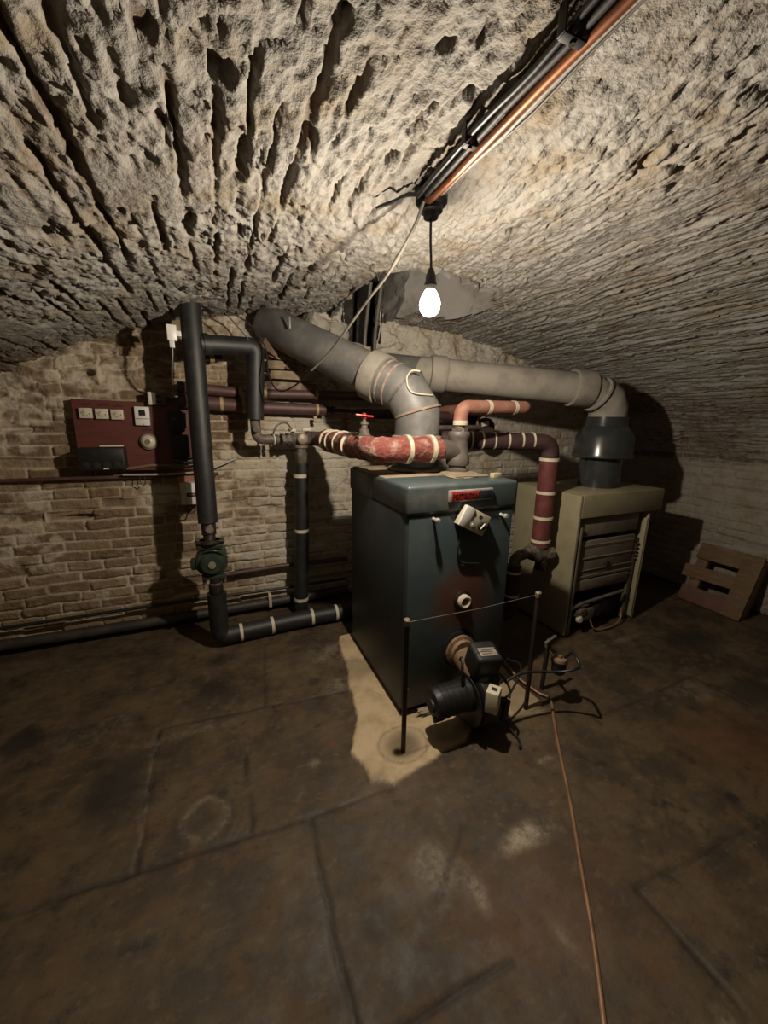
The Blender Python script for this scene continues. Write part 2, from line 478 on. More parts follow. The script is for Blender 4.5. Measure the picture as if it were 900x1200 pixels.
# --- ceiling: barrel vault, courses run into the room (along y)
tt = np.linspace(X0, X1, 6001)
zz = ZB + RISE*np.sqrt(np.maximum(0, 1-((tt-XC)/AX)**2))
sl = np.concatenate([[0], np.cumsum(np.hypot(np.diff(tt), np.diff(zz)))])
L = sl[-1]
def vault_patch(name, sg, yg, hole=None):
    xs = np.interp(sg, sl, tt); zs = np.interp(sg, sl, zz)
    nx = -(xs-XC)/AX**2; nz = -(zs-ZB)/RISE**2
    nn = np.hypot(nx, nz); nx /= nn; nz /= nn               # into the room
    S, Y = np.meshgrid(sg, yg, indexing='ij')
    Xs = np.broadcast_to(xs[:, None], S.shape); Zs = np.broadcast_to(zs[:, None], S.shape)
    rng = np.random.RandomState(5)
    bnd = np.cumsum(.066+.026*rng.rand(140)) - .3
    sJ = np.interp(2.68, tt, sl); iJ = int(np.argmin(np.abs(bnd-sJ)))
    Sw = S + .030*(fbm(S*1.1, Y*1.4, 61)-.5) + .016*(fbm(S*7, Y*4, 62)-.5) + .013*(fbm(S*26, Y*16, 63)-.5) + .006*(fbm(S*70, Y*45, 60)-.5)
    k = np.clip(np.searchsorted(bnd, Sw.reshape(-1)).reshape(S.shape), 1, len(bnd)-1)
    dl = Sw-bnd[k-1]; dr = bnd[k]-Sw
    kb = np.where(dl < dr, k-1, k); d = np.minimum(dl, dr)
    right = sstep(1.3, 2.4, Xs)                              # 0 left of the crown, 1 far right
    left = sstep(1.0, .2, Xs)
    act = vn(kb*5.7, Y*2.6+kb*3.1, 64)*.66 + .34*vn(kb*2.1, Y*10, 65)
    act = sstep(.50, .80, act + .10*left - .03*right)
    act = np.where((kb == iJ), np.maximum(act, sstep(.7, 1.0, Y)*.8), act)
    wid = .0034 + .0075*vn(kb*3.3, Y*9, 66)*(.6+.8*left)
    wid = wid*(.45+1.15*fbm(S*45, Y*34, 57, 3))
    joint = act*np.exp(-(d/wid)**4)*(.7+.6*fbm(S*30, Y*40, 56, 3))
    dep = .020 + .028*left*vn(kb*1.7, Y*3, 67)
    # header joints across the courses
    by = .225; yy = Y + .11*(k % 2) + .05*vn(k*2.3, k*0+.3, 68) + .01*(fbm(S*20, Y*20, 69)-.5)
    fy = np.abs((yy/by) % 1.0-.5)*by; fy = by/2-fy
    cross = np.exp(-(fy/.006)**2)*sstep(.55, .75, vn(k*4.4, np.floor(yy/by)*3.7, 70))*.5
    brickoff = (_h(k, np.floor(yy/by), 71)-.5)*.012
    # peeling skins of limewash: stepped plates, drawn out along the courses to the right
    mx = lambda a, b: a*(1-right)+b*right
    pl1 = mx(fbm(S*13, Y*6, 72, 5, .55), fbm(S*26, Y*3.2, 172, 5, .5)); pl2 = mx(fbm(S*24, Y*11+3, 73, 4, .55), fbm(S*44, Y*5.5+3, 173, 4, .5))
    plate = .0055*sstep(.50, .525, pl1) + .0035*sstep(.545, .565, pl2) + .003*sstep(.44, .455, pl2)
    streak = (.003+.011*right)*(fbm(S*40, Y*3.0, 74, 3)-.5)
    rgh = .40+.95*sstep(.38, .62, fbm(S*1.4, Y*1.4, 79))
    lump = .020*(fbm(S*5, Y*3, 75, 3)-.5) + .012*rgh*(1-.7*right)*(fbm(S*26, Y*19, 76, 4)-.5) + .009*rgh*(1-.65*right)*(fbm(S*60, Y*42, 77, 3)-.5) - .011*rgh*(1-.75*right)*(.5-np.abs(fbm(S*19, Y*14, 59, 4)-.5)*2)
    pit = sstep(.77, .84, fbm(S*20, Y*13, 78, 2))*(.25+.75*sstep(.45, .6, fbm(S*1.3, Y*1.3, 79)))
    smoothp = sstep(.60, .66, fbm(S*2.3+4, Y*2.0, 80, 3))*sstep(.5, -.3, Xs)      # trowelled patch low on the left
    H_ = brickoff*(.35+.5*right) + plate + streak + lump - .026*pit
    H_ = H_*(1-.75*smoothp) + .008*smoothp - joint*dep*(1-.6*smoothp) - .012*cross
    # ragged edge where the vault meets the far wall
    edge = sstep(YF-.5, YF-.05, Y)
    H_ = H_ + edge*.035*(fbm(S*10, Y*9, 81)-.45)
    P = np.stack([Xs + nx[:, None]*H_, Y, Zs + nz[:, None]*H_], -1)
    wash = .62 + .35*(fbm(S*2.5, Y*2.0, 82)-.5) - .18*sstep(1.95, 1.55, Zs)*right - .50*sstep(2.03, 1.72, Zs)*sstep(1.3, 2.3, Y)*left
    wash = wash - .45*joint*dep/.03 - .25*pit - .30*sstep(.45, .65, fbm(S*3.2, Y*3, 85))*sstep(1.5, .5, Y)*sstep(.5, -.4, Xs)  # bare patches at near left; their dark tone also paints in corner light falloff
    keep = None
    if hole is not None:
        keep = ~inside(hole, Xs + .10*(fbm(S*9, Y*9, 58)-.5), Y + .10*(fbm(S*11, Y*11, 83)-.5))
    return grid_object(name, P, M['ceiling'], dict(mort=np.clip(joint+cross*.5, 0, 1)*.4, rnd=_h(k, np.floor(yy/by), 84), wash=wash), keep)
HOLE = [(.83, 2.50), (.875, 2.07), (1.18, 1.98), (1.56, 2.10), (1.70, 2.17), (1.73, 2.30), (1.68, 2.46), (1.45, 2.66), (1.30, 2.76), (1.27, 3.12), (.95, 3.12), (.86, 2.84)]
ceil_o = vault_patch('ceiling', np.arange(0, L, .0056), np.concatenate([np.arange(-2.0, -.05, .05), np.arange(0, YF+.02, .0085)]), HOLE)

# --- the broken flue opening above the hole
def shaft():
    mb = MB()
    bm = bmesh.new()
    lo = [(x, y) for x, y in HOLE]
    cxm = sum(p[0] for p in lo)/len(lo); cym = sum(p[1] for p in lo)/len(lo)
    rings = []
    for (z, k, dy) in ((2.13, 1.05, 0), (2.32, 1.04, -.02), (2.5, .95, -.10), (2.70, .88, -.2)):
        rings.append([bm.verts.new((cxm+(x-cxm)*k + .02*mnoise.noise(V((x*5, y*5, z*6))), cym+(y-cym)*k + (dy if 2.4 < y < 3 else 0) + .02*mnoise.noise(V((y*5, x*5, z*6))), max(z, vault_z(x)-.025) if z < 2.2 else z)) for x, y in lo])
    n = len(lo)
    for a, b in zip(rings[:-1], rings[1:]):
        for i in range(n):
            if i != n-3: bm.faces.new((a[i], b[i], b[(i+1) % n], a[(i+1) % n]))
    bm.faces.new(rings[-1][::-1])
    bmesh.ops.subdivide_edges(bm, edges=list(bm.edges), cuts=7, use_grid_fill=True)
    for v in bm.verts:
        if v.co.z > 2.2: v.co += V((.05, -.06, .04))*(mnoise.noise(v.co*7)+.6*mnoise.noise(v.co*19))
    mb._add(bm)
    return mb.build('wall_chimney', 'plaster')
shaft()['kind'] = 'structure'
recess()

# --- right wall below the springing, and the coarse unseen sides
yg = np.arange(-.6, YF+.03, .009); zg = np.arange(0, SPR+.05, .008)
Yr, Zr = np.meshgrid(yg, zg, indexing='ij')
h, mort, rnd, _, _ = brick_field(Yr, Zr, seed=40)
h = h*.7 + .018*(fbm(Yr*7, Zr*11, 41)-.5)
for hy, hz in ((1.33, .60), (1.18, .60), (1.21, .66)):      # two small dark holes above the pallet
    h = h - .05*np.exp(-((Yr-hy)**2+(Zr-hz)**2)/.022**2)
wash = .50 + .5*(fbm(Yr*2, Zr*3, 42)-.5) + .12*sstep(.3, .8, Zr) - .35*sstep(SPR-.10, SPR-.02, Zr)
P = np.stack([X1 - h, Yr, Zr], -1)
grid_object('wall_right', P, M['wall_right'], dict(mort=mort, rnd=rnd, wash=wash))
def plain_wall(name, y0, y1, z1, axis, val, m):
    a = np.arange(y0, y1+.01, .05); b = np.arange(0, z1+.01, .05)
    A, B = np.meshgrid(a, b, indexing='ij')
    h, mort, rnd, _, _ = brick_field(A, B, seed=90)
    c = val + h
    P = np.stack([c, A, B], -1) if axis == 'x' else np.stack([A, c, B], -1)
    grid_object(name, P, M[m], dict(mort=mort, rnd=rnd, wash=.4+0*h))
plain_wall('wall_left', -2.0, YF, 1.25, 'x', X0, 'wall_far')
plain_wall('wall_near', -1.65, 4.05, 2.35, 'y', -2.0, 'wall_far')

# --- floor
xg = np.arange(-1.66, 4.06, .0105); yg = np.concatenate([np.arange(-2.0, .0, .06), np.arange(.03, YF+.03, .0105)])
Xf, Yf = np.meshgrid(xg, yg, indexing='ij')
def dseg(a, b, wob=.012):
    ax, ay = a; bx, by = b
    px = Xf + wob*(fbm(Xf*6, Yf*6, 101)-.5)*2; py = Yf + wob*(fbm(Xf*6, Yf*6, 102)-.5)*2
    t = np.clip(((px-ax)*(bx-ax)+(py-ay)*(by-ay))/((bx-ax)**2+(by-ay)**2), 0, 1)
    return np.hypot(px-ax-t*(bx-ax), py-ay-t*(by-ay))
SEAMS = [((-1.6, 1.30), (-.36, 1.247), 1), ((-.36, 1.247), (.22, 1.213), .8), ((.22, 1.213), (.6, 1.20), .6), ((-.365, 1.93), (-.368, 1.25), 1.1),
         ((-.36, 1.94), (.131, 1.892), .7), ((.131, 1.892), (.60, 1.85), .8), ((.012, 1.6), (.011, 1.24), .8), ((.221, 1.212), (.203, .3), 1),
         ((.76, .96), (.54, .78), .6), ((.664, .573), (.2, .578), 1), ((1.80, 1.153), (2.6, 1.178), .7), ((2.0, .505), (1.17, .555), .7),
         ((2.30, 1.69), (2.95, 1.50), .5), ((.19, 2.45), (.13, 1.90), .6), ((-1.6, 2.35), (-.2, 2.30), .35), ((2.6, 1.178), (2.62, .2), .6),
         ((2.6, 1.178), (4.0, 1.19), .5), ((1.17, .555), (1.16, -.4), .6), ((-.7, 1.27), (-.72, .2), .3)]
seam = np.zeros(Xf.shape)
for a, b, s in SEAMS:
    d = dseg(a, b)
    seam = np.maximum(seam, s*np.exp(-(d/(.0035+.007*fbm(Xf*8, Yf*8, 103)))**2)*sstep(.25, .5, fbm(Xf*5, Yf*5, 104)+.1*s))
def spot(c, rx, ry, amt=1.0, seed=0, hard=.5):
    r = np.hypot((Xf-c[0])/rx, (Yf-c[1])/ry) + 1.1*(fbm(Xf*5/max(rx, .15)*.25, Yf*5/max(rx, .15)*.25, 110+seed, 5)-.5)
    return amt*sstep(1.0, 1-hard, r)
stain = np.zeros(Xf.shape)
for c, rx, ry, a, hd in [((-.97, 2.08), .13, .13, .9, .6), ((-.50, 1.58), .19, .25, .85, .8), ((-.12, 2.13), .17, .19, .8, .9), ((3.05, 1.46), .38, .16, .75, .7),
                     ((2.75, .95), .22, .14, .7, .8), ((1.87, .62), .035, .03, .9, .4), ((-1.0, 1.2), .5, .4, .35, .9), ((.33, .8), .09, .10, .6, .8),
                     ((2.0, 1.1), .3, .2, .3, .9), ((.30, .15), .6, .4, .3, .9), ((-.1, 2.45), .2, .1, .5, .8), ((.42, 2.0), .05, .05, .6, .6)]:
    stain = np.maximum(stain, spot(c, rx, ry, a, int(abs(c[0]*10)), hd))
rust = np.maximum(spot((2.25, .80), .55, .30, .6, 3, .9), spot((.9, .62), .45, .3, .35, 4, .9))
rust = np.maximum(rust, spot((.405, 1.52), .022, .028, 1, 5, .3))
salt = np.zeros(Xf.shape)
for c, rx, ry, a in [((.97, .83), .17, .055, 1), ((.57, .87), .10, .10, .7), ((.68, .75), .05, .12, .8), ((.85, .55), .04, .1, .5), ((1.45, 1.32), .10, .05, .9),
                     ((1.28, 1.06), .08, .015, .6), ((2.6, 1.62), .3, .03, .35), ((-.37, 1.6), .012, .3, .8), ((.30, 1.45), .05, .05, .5), ((.6, 1.9), .18, .10, .55),
                     ((.55, 2.25), .16, .2, .4), ((-.72, 2.05), .22, .10, .25), ((2.45, 1.1), .18, .1, .3), ((-.2, 1.85), .3, .04, .35), ((1.1, .25), .03, .06, .6)]:
    salt = np.maximum(salt, spot(c, rx, ry, a, int(c[0]*13) % 9, .9))
rd = np.hypot((Xf+.152)/1.0, (Yf-1.367)/1.1) + .012*(fbm(Xf*14, Yf*14, 130)-.5)*2
ring = np.exp(-((rd-.075)/.013)**2)*sstep(.2, .5, fbm(Xf*9, Yf*9, 131))
salt = np.maximum(salt, ring*.45)
stain = np.maximum(stain, .7*np.exp(-((rd-.10)/.012)**2)*sstep(.35, .6, fbm(Xf*9+4, Yf*9, 132)))
stain = np.maximum(stain, .55*np.exp(-(rd/.04)**2))
PAD = [(.60, 1.83), (.56, 1.62), (.475, 1.44), (.505, 1.26), (.60, 1.205), (.72, 1.235), (.86, 1.262), (1.0, 1.29), (1.12, 1.36), (1.42, 1.31), (1.55, 1.34), (1.55, 2.0), (1.4, 2.42), (.70, 2.42)]
def dpoly(poly):
    px = Xf + .035*(fbm(Xf*9, Yf*9, 141)-.5); py = Yf + .035*(fbm(Xf*9, Yf*9, 142)-.5)
    ins = inside(poly, px, py); dm = np.full(Xf.shape, 9.0)
    for i in range(len(poly)):
        a = poly[i]; b = poly[(i+1) % len(poly)]
        t = np.clip(((px-a[0])*(b[0]-a[0])+(py-a[1])*(b[1]-a[1]))/((b[0]-a[0])**2+(b[1]-a[1])**2), 0, 1)
        dm = np.minimum(dm, np.hypot(px-a[0]-t*(b[0]-a[0]), py-a[1]-t*(b[1]-a[1])))
    return np.where(ins, dm, -dm)
dp = dpoly(PAD); pad = sstep(-.004, .008, dp)
pr = np.hypot((Xf-.71)/1.15, (Yf-1.385)) + .02*(fbm(Xf*9, Yf*9, 143)-.5)       # hollow in the screed round the left post
hollow = np.exp(-(pr/.085)**4); rimr = np.exp(-((pr-.105)/.006)**2)
# each flag sits a little out of level
Hf = -.010*seam + .010*(fbm(Xf*1.6, Yf*1.6, 150)-.5) + .0035*(fbm(Xf*12, Yf*12, 151, 4)-.5) - .012
Hf = Hf + pad*(.010 + .004*(fbm(Xf*8, Yf*8, 152)-.5)) - .006*hollow*pad - .004*rimr
padc = pad*(1-.75*hollow)*(1-.4*rimr)
padc = padc*(.55+.45*sstep(.35, .55, fbm(Xf*4+7, Yf*4, 153)))
stain = np.maximum(stain, .8*rimr)
P = np.stack([Xf, Yf, Hf], -1)
grid_object('floor', P, M['floor'], dict(seam=seam*(1-pad), stain=stain*(1-.6*pad*(1-rimr)), rust=rust, salt=salt*(1-pad), pad=padc))


# ================================================================== the things
def pipe_thing(name, label, cat, pts, r, m, bend=.06, bands=(), bw=.022, bm='band', loc=None, part='lagging', seg=20, rough=0, step=None, group=None):
    """pipe with cream bands; bands: (point, direction)"""
    T = thing(name, label, cat, loc or pts[0], group)
    MB().tube(pts, r, seg, bend, rough, step).build(part, m, T)
    for p, d in bands: band(T, p, d, r, bw, bm)
    return T

# ---- pendant lamp (ceiling rose, cord, holder, bulb) -------------------------
BX, BY, BZ = .74, 1.33, 1.915
T = thing('pendant_lamp', 'bare lit bulb hanging on a black cord from a black ceiling rose', 'lamp', (BX-.008, BY, 2.205))
MB().lathe([(.0, 2.262), (.052, 2.262), (.054, 2.215), (.046, 2.205), (.040, 2.203), (.038, 2.188), (.028, 2.184), (.024, 2.168), (.012, 2.163), (0, 2.163)], (BX-.008, BY, 0)).build('ceiling_rose', 'black_plastic', T)
MB().tube(smooth_path([(BX-.008, BY, 2.17), (BX-.006, BY, 2.10), (BX-.001, BY, 2.04), (BX, BY, 2.005)], 4), .0045, 10).build('cord', 'black_cable', T)
MB().lathe([(.0, 2.018), (.009, 2.018), (.012, 2.008), (.017, 1.995), (.019, 1.975), (.022, 1.968), (.022, 1.962), (0, 1.962)], (BX, BY, 0)).build('lamp_holder', 'black_plastic', T)
MB().lathe([(0, 1.964), (.016, 1.964), (.016, 1.948), (0, 1.948)], (BX, BY, 0)).build('bulb_cap', 'chrome', T)
def bulb_mat():
    m, nt, bs = nodes_of('lit_bulb_glass')
    nt.nodes.remove(bs)
    out = nt.nodes['Material Output']
    tr = nt.nodes.new('ShaderNodeBsdfTransparent'); em = nt.nodes.new('ShaderNodeEmission'); ad = nt.nodes.new('ShaderNodeAddShader')
    em.inputs[0].default_value = (1, .86, .64, 1); em.inputs[1].default_value = 6
    nt.links.new(tr.outputs[0], ad.inputs[0]); nt.links.new(em.outputs[0], ad.inputs[1]); nt.links.new(ad.outputs[0], out.inputs[0])
    return m
M['bulb'] = bulb_mat()
o = MB().lathe([(.016, 1.951), (.020, 1.947), (.026, 1.936), (.034, 1.921), (.037, 1.905), (.0355, 1.889), (.030, 1.876), (.020, 1.867), (.009, 1.8635), (0, 1.863)], (BX, BY, 0)).build('light_bulb', 'bulb', T)
lab(o, 'glowing glass bulb')

# ---- the run of cables and pipes along the vault ------------------------------
def run_z(x): return vault_z(x)-.030
def ceiling_run(name, label, cat, xa, xb, r, m, y0=1.31, y1=-1.6, dz=0.0, amp=.003, seed=1):
    n = 46; P = []
    for i in range(n):
        t = i/(n-1); y = y0+(y1-y0)*t
        x = xa+(xb-xa)*t + amp*math.sin(y*9+seed) + amp*.6*math.sin(y*23+seed*2)
        P.append((x, y, run_z(x)-dz-r + amp*math.sin(y*13+seed)))
    o = MB().tube(P, r, 12).build(name, m, loc=P[0])
    return tag(o, label, cat)
ceiling_run('electrical_cable', 'black cable at the left edge of the bundle along the vault', 'cable', .664, .640, .0075, 'black_cable', 1.30, seed=1)
ceiling_run('conduit', 'thick black conduit in the bundle along the vault, beside the bare copper pipe', 'conduit', .684, .668, .0095, 'black_plastic', 1.28, seed=2, amp=.0015)
ceiling_run('copper_pipe', 'bare copper pipe in the middle of the bundle along the vault', 'pipe', .7085, .695, .0125, 'copper', 1.31, dz=.004, amp=.0008, seed=3)
ceiling_run('electrical_cable', 'dull brown cable lying right against the copper pipe on the vault', 'cable', .727, .716, .006, 'copper_dull', 1.27, seed=4, amp=.0012)
ceiling_run('electrical_cable', 'pale grey flat cable along the right side of the vault bundle', 'cable', .741, .732, .0055, 'white_cable', 1.29, seed=5, amp=.002)
ceiling_run('electrical_cable', 'outermost thin grey cable on the right of the vault bundle', 'cable', .753, .750, .004, 'grey_cable', 1.27, seed=6, amp=.0035)
for (y, x0, x1, lb) in ((.70, .645, .70, 'black saddle clip across the vault cables, the one nearest the camera'), (1.02, .650, .685, 'small black saddle clip on the vault cables nearer the lamp')):
    z = run_z(.68)
    T = thing('cable_clip', lb, 'clip', (x0, y, z+.02))
    MB().box(((x0+x1)/2, y, z-.024), (x1-x0, .020, .005), bev=.002).box((x0, y, z), (.006, .020, .05), bev=.002).box((x1, y, z), (.006, .020, .05), bev=.002).build('strap', 'black_plastic', T)
    MB().lathe([(0, 0), (.006, 0), (.006, .005), (0, .005)], ((x0+x1)/2, y, z-.031), (0, 0, 1), 12).build('screw', 'dark_metal', T)
P = smooth_path([(.664, 1.30, run_z(.66)-.006), (.645, 1.335, 2.222), (.615, 1.37, 2.214), (.585, 1.40, 2.208), (.565, 1.415, 2.2)], 5)
o = MB().tube(P, .006, 10).build('cable_tail', 'black_cable', loc=P[0]); tag(o, 'short loose end of black cable left of the ceiling rose', 'cable')

# pale cable drooping from the bundle across in front of the flue to the left
P = smooth_path([(0.688, 1.3, 2.199), (0.69, 1.36, 2.157), (0.679, 1.45, 2.101), (0.666, 1.56, 2.047), (0.641, 1.7, 1.993), (0.608, 1.9, 1.909), (0.573, 2.08, 1.833), (0.521, 2.25, 1.764), (0.452, 2.4, 1.691), (0.377, 2.5, 1.665), (0.333, 2.58, 1.758), (0.335, 2.66, 1.907), (0.297, 2.68, 2.005), (0.237, 2.69, 2.069), (0.153, 2.69, 2.112), (0.088, 2.69, 2.129), (0.024, 2.66, 2.132)], 8)
T = thing('drooping_cable', 'pale cable drooping from the lamp bundle in front of the flue to the left wall', 'cable', P[0])
MB().tube(P[:57], .0056, 12).build('sheath', 'cable_tan', T)
MB().tube(P[56:], .0048, 10).build('dark_lead', 'black_cable', T)
MB().cyl(P[17], P[20], .0078).build('joint_sleeve', 'cable_tan', T)
P = smooth_path([(.10, 2.66, 2.12), (.19, 2.70, 2.03), (.26, 2.72, 1.955), (.30, 2.73, 1.89), (.31, 2.75, 1.80)], 6)
o = MB().tube(P, .004, 10).build('thin_wire', 'black_cable', loc=P[0]); tag(o, 'thin black wire above the black elbow pipe on the left', 'wire')

# ---- left: tall black insulated pipe, pump, elbow --------------------------------
T = thing('insulated_riser', 'tall black foam-covered pipe rising to the vault in front of the left wall', 'pipe', (-.08, 2.65, .86))
MB().tube([(-.082, 2.612, .860), (-.077, 2.65, 1.50), (-.073, 2.705, 2.165)], .058, 28).build('insulation', 'black_foam', T)
MB().tube([(-.04, 2.688, 1.925), (.283, 2.765, 1.945), (.254, 2.77, 1.495)], .056, 24, .045).build('branch_insulation', 'black_foam', T)
MB().cyl((-.025, 2.692, 1.926), (.005, 2.699, 1.928), .062).build('joint_ring', 'black_foam', T)
T = thing('pipe_thermostat', 'small white sensor box with dangling lead on the left of the tall black pipe', 'sensor', (-.155, 2.53, 1.96))
MB().box((-.178, 2.63, 1.962), (.052, .035, .085), Matrix.Rotation(.2, 3, 'Z'), .006).build('case', 'white_plastic', T)
MB().box((-.180, 2.625, 1.902), (.026, .022, .04), bev=.004).build('gland', 'white_plastic', T)
MB().box((-.145, 2.645, 1.962), (.03, .03, .03), bev=.004).build('clip', 'white_plastic', T)
MB().tube(smooth_path([(-.180, 2.625, 1.89), (-.187, 2.63, 1.82), (-.198, 2.66, 1.76), (-.21, 2.75, 1.70), (-.20, 2.92, 1.64)], 5), .005, 8).build('lead', 'grey_cable', T)
# pump set
T = thing('circulation_pump', 'dark green circulating pump with bolted flanges under the tall black pipe', 'pump', (-.08, 2.58, .43))
MB().lathe([(0, 0), (.036, 0), (.036, .04), (.043, .045), (.043, .115), (.040, .125), (0, .125)], (-.082, 2.582, .742), (0, .25, 1)).build('union', 'dark_metal', T)
f = MB().lathe([(0, .755), (.058, .755), (.060, .75), (.060, .735), (.03, .73), (0, .73)], (-.082, 2.58, 0))
f.box((-.082, 2.58, .744), (.175, .06, .022), bev=.008).build('flange', 'dark_metal', T)
MB().box((-.082, 2.58, .712), (.15, .062, .03), bev=.01).build('flange', 'green_pump', T)
for sx in (-.07, .07): MB().lathe([(0, -.03), (.011, -.03), (.011, .03), (0, .03)], (-.082+sx, 2.58, .732), (0, 0, 1), 6).build('bolt', 'iron', T)
o = MB().lathe([(.0, .10), (.085, .095), (.096, .08), (.096, -.02), (.088, -.035), (.070, -.042), (.068, -.060), (.058, -.072), (.02, -.076), (0, -.076)], (-.082, 2.59, .606), (0, 1, 0), 40)
o.box((-.16, 2.60, .60), (.09, .07, .07), bev=.015).box((-.02, 2.60, .625), (.06, .08, .12), bev=.012).build('body', 'green_pump', T)
MB().lathe([(0, -.082), (.022, -.082), (.024, -.074), (0, -.07)], (-.080, 2.59, .606), (0, 1, 0), 20).build('centre_plug', 'brass', T)
MB().tube([(-.15, 2.57, .66), (-.10, 2.535, .70), (-.04, 2.535, .69), (.01, 2.57, .63)], .008, 10, .03).build('casing_rib', 'green_pump', T)
MB().box((-.075, 2.58, .508), (.14, .06, .028), bev=.01).build('flange', 'green_pump', T)
for sx in (-.06, .06): MB().lathe([(0, -.035), (.011, -.035), (.011, .03), (0, .03)], (-.075+sx, 2.58, .495), (0, 0, 1), 6).build('bolt', 'iron', T)
MB().lathe([(0, .50), (.034, .50), (.034, .46), (.042, .455), (.044, .43), (.040, .385), (.036, .38), (0, .38)], (-.070, 2.58, 0)).build('lower_union', 'dark_metal', T)
for z in (.462, .384): MB().lathe([(.036, z-.004), (.0385, z-.004), (.0385, z+.004), (.036, z+.004)], (-.070, 2.58, 0)).build('worn_ring', 'iron', T)
MB().lathe([(0, -.01), (.024, -.01), (.026, .03), (.020, .036), (0, .036)], (-.078, 2.585, .815), (0, -1, .3)).build('vent_boss', 'iron_grey', T)
# floor pipe
pipe_thing('floor_pipe', 'thick black pipe with cream bands lying on the floor behind the boiler', 'pipe',
           [(-.07, 2.585, .39), (-.075, 2.60, .062), (.40, 2.635, .062), (.93, 2.64, .062)], .058, 'black_foam', .07,
           [((.06, 2.609, .062), (1, .07, 0)), ((.27, 2.625, .062), (1, .07, 0)), ((.56, 2.636, .062), (1, 0, 0)), ((.745, 2.638, .062), (1, 0, 0))], .02, loc=(-.07, 2.6, 0))
T = pipe_thing('low_pipe', 'thick dirty pipe running low along the far wall just above the floor', 'pipe', [(-1.62, 2.985, .075), (-.6, 2.985, .065), (.95, 2.985, .075)], .036, 'dirty_pipe', 0, loc=(-.6, 2.975, .075), part='tube')
MB().box((.30, 2.965, .10), (.025, .05, .11), bev=.006).build('bracket', 'band', T)
o = MB().tube([(-1.62, 2.985, .19), (-.4, 2.985, .19), (.4, 2.99, .172), (.95, 2.99, .172)], .011, 10).build('thin_pipe', 'black_paint', loc=(-.4, 2.985, .19)); tag(o, 'thin dark pipe along the far wall between the low pipe and the brown shelf-high pipe', 'pipe')
o = MB().tube([(-.06, 2.985, .350), (.4, 2.985, .365), (.95, 2.985, .352)], .018, 14).build('wall_pipe', 'brown_pipe', loc=(.4, 2.985, .36)); tag(o, 'brown pipe along the wall right of the green pump, highest of the low pipes', 'pipe')

# ---- short black drop beside the boiler, under the brass tee -----------------------
pipe_thing('drop_pipe', 'black pipe with three cream bands dropping from the brass tee to the floor', 'pipe', [(.566, 2.84, 1.19), (.55, 2.84, .75), (.52, 2.84, .03)], .054, 'black_foam', 0,
           [((.5575, 2.84, 1.10), (0, 0, 1)), ((.5495, 2.84, .685), (0, 0, 1)), ((.524, 2.84, .13), (0, 0, 1))], .024, part='insulation')
T = thing('pipe_fittings', 'weathered elbow, union and tee fittings joining the black elbow pipe to red lagging', 'fitting', (.26, 2.735, 1.40))
MB().tube([(.254, 2.77, 1.50), (.256, 2.77, 1.365), (.37, 2.785, 1.362)], .033, 20, .05).build('elbow', 'iron', T)
MB().lathe([(0, 0), (.024, 0), (.024, .03), (.017, .033), (.017, .04), (0, .04)], (.257, 2.742, 1.432), (-.2, -1, 0), 20).build('plug', 'iron_grey', T)
d = V((.96, .24, 0)).normalized(); p0 = V((.36, 2.783, 1.362))
for k, (a, r0, mm) in enumerate(((0, .040, 'band'), (.018, .034, 'iron'), (.062, .041, 'iron'), (.10, .045, 'iron_grey'), (.125, .038, 'iron'))):
    MB().lathe([(0, 0), (r0, 0), (r0, .022 if k else .008), (0, .022 if k else .008)], p0+d*a, d, 6 if k in (2, 3) else 20).build('union_nut' if k else 'joint_ring', mm, T)
MB().tube([(.44, 2.795, 1.362), (.565, 2.84, 1.366), (.60, 2.835, 1.366)], .032, 20).build('nipple', 'iron', T)
MB().lathe([(0, -.07), (.045, -.07), (.048, -.06), (.048, -.045), (.038, -.04), (.042, 0), (.038, .04), (.048, .045), (.048, .06), (.045, .07), (0, .07)], (.566, 2.84, 1.366), (1, -.05, 0), 24).build('tee', 'brass', T)
MB().lathe([(0, 1.30), (.046, 1.30), (.048, 1.315), (.038, 1.325), (.038, 1.366), (0, 1.366)], (.566, 2.84, 0)).build('tee_branch', 'brass', T)
MB().lathe([(0, 0), (.036, 0), (.038, .03), (.03, .036), (0, .036)], (.566, 2.80, 1.366), (0, -1, 0)).build('plug', 'brass', T)
MB().lathe([(0, 1.185), (.038, 1.185), (.040, 1.20), (.046, 1.22), (.047, 1.265), (.036, 1.27), (.036, 1.30), (0, 1.30)], (.566, 2.84, 0), seg=8).build('hex_union', 'iron', T)
MB().box((.50, 2.80, 1.425), (.05, .02, .02), bev=.003).build('mortar_tag', 'band', T)
MB().box((.60, 2.80, 1.43), (.06, .02, .022), bev=.003).build('mortar_tag', 'band', T)
MB().tube(smooth_path([(.36, 2.74, 1.40), (.39, 2.73, 1.46), (.45, 2.74, 1.475), (.49, 2.76, 1.43)], 6), .006, 8).build('wire_loop', 'iron_grey', T)

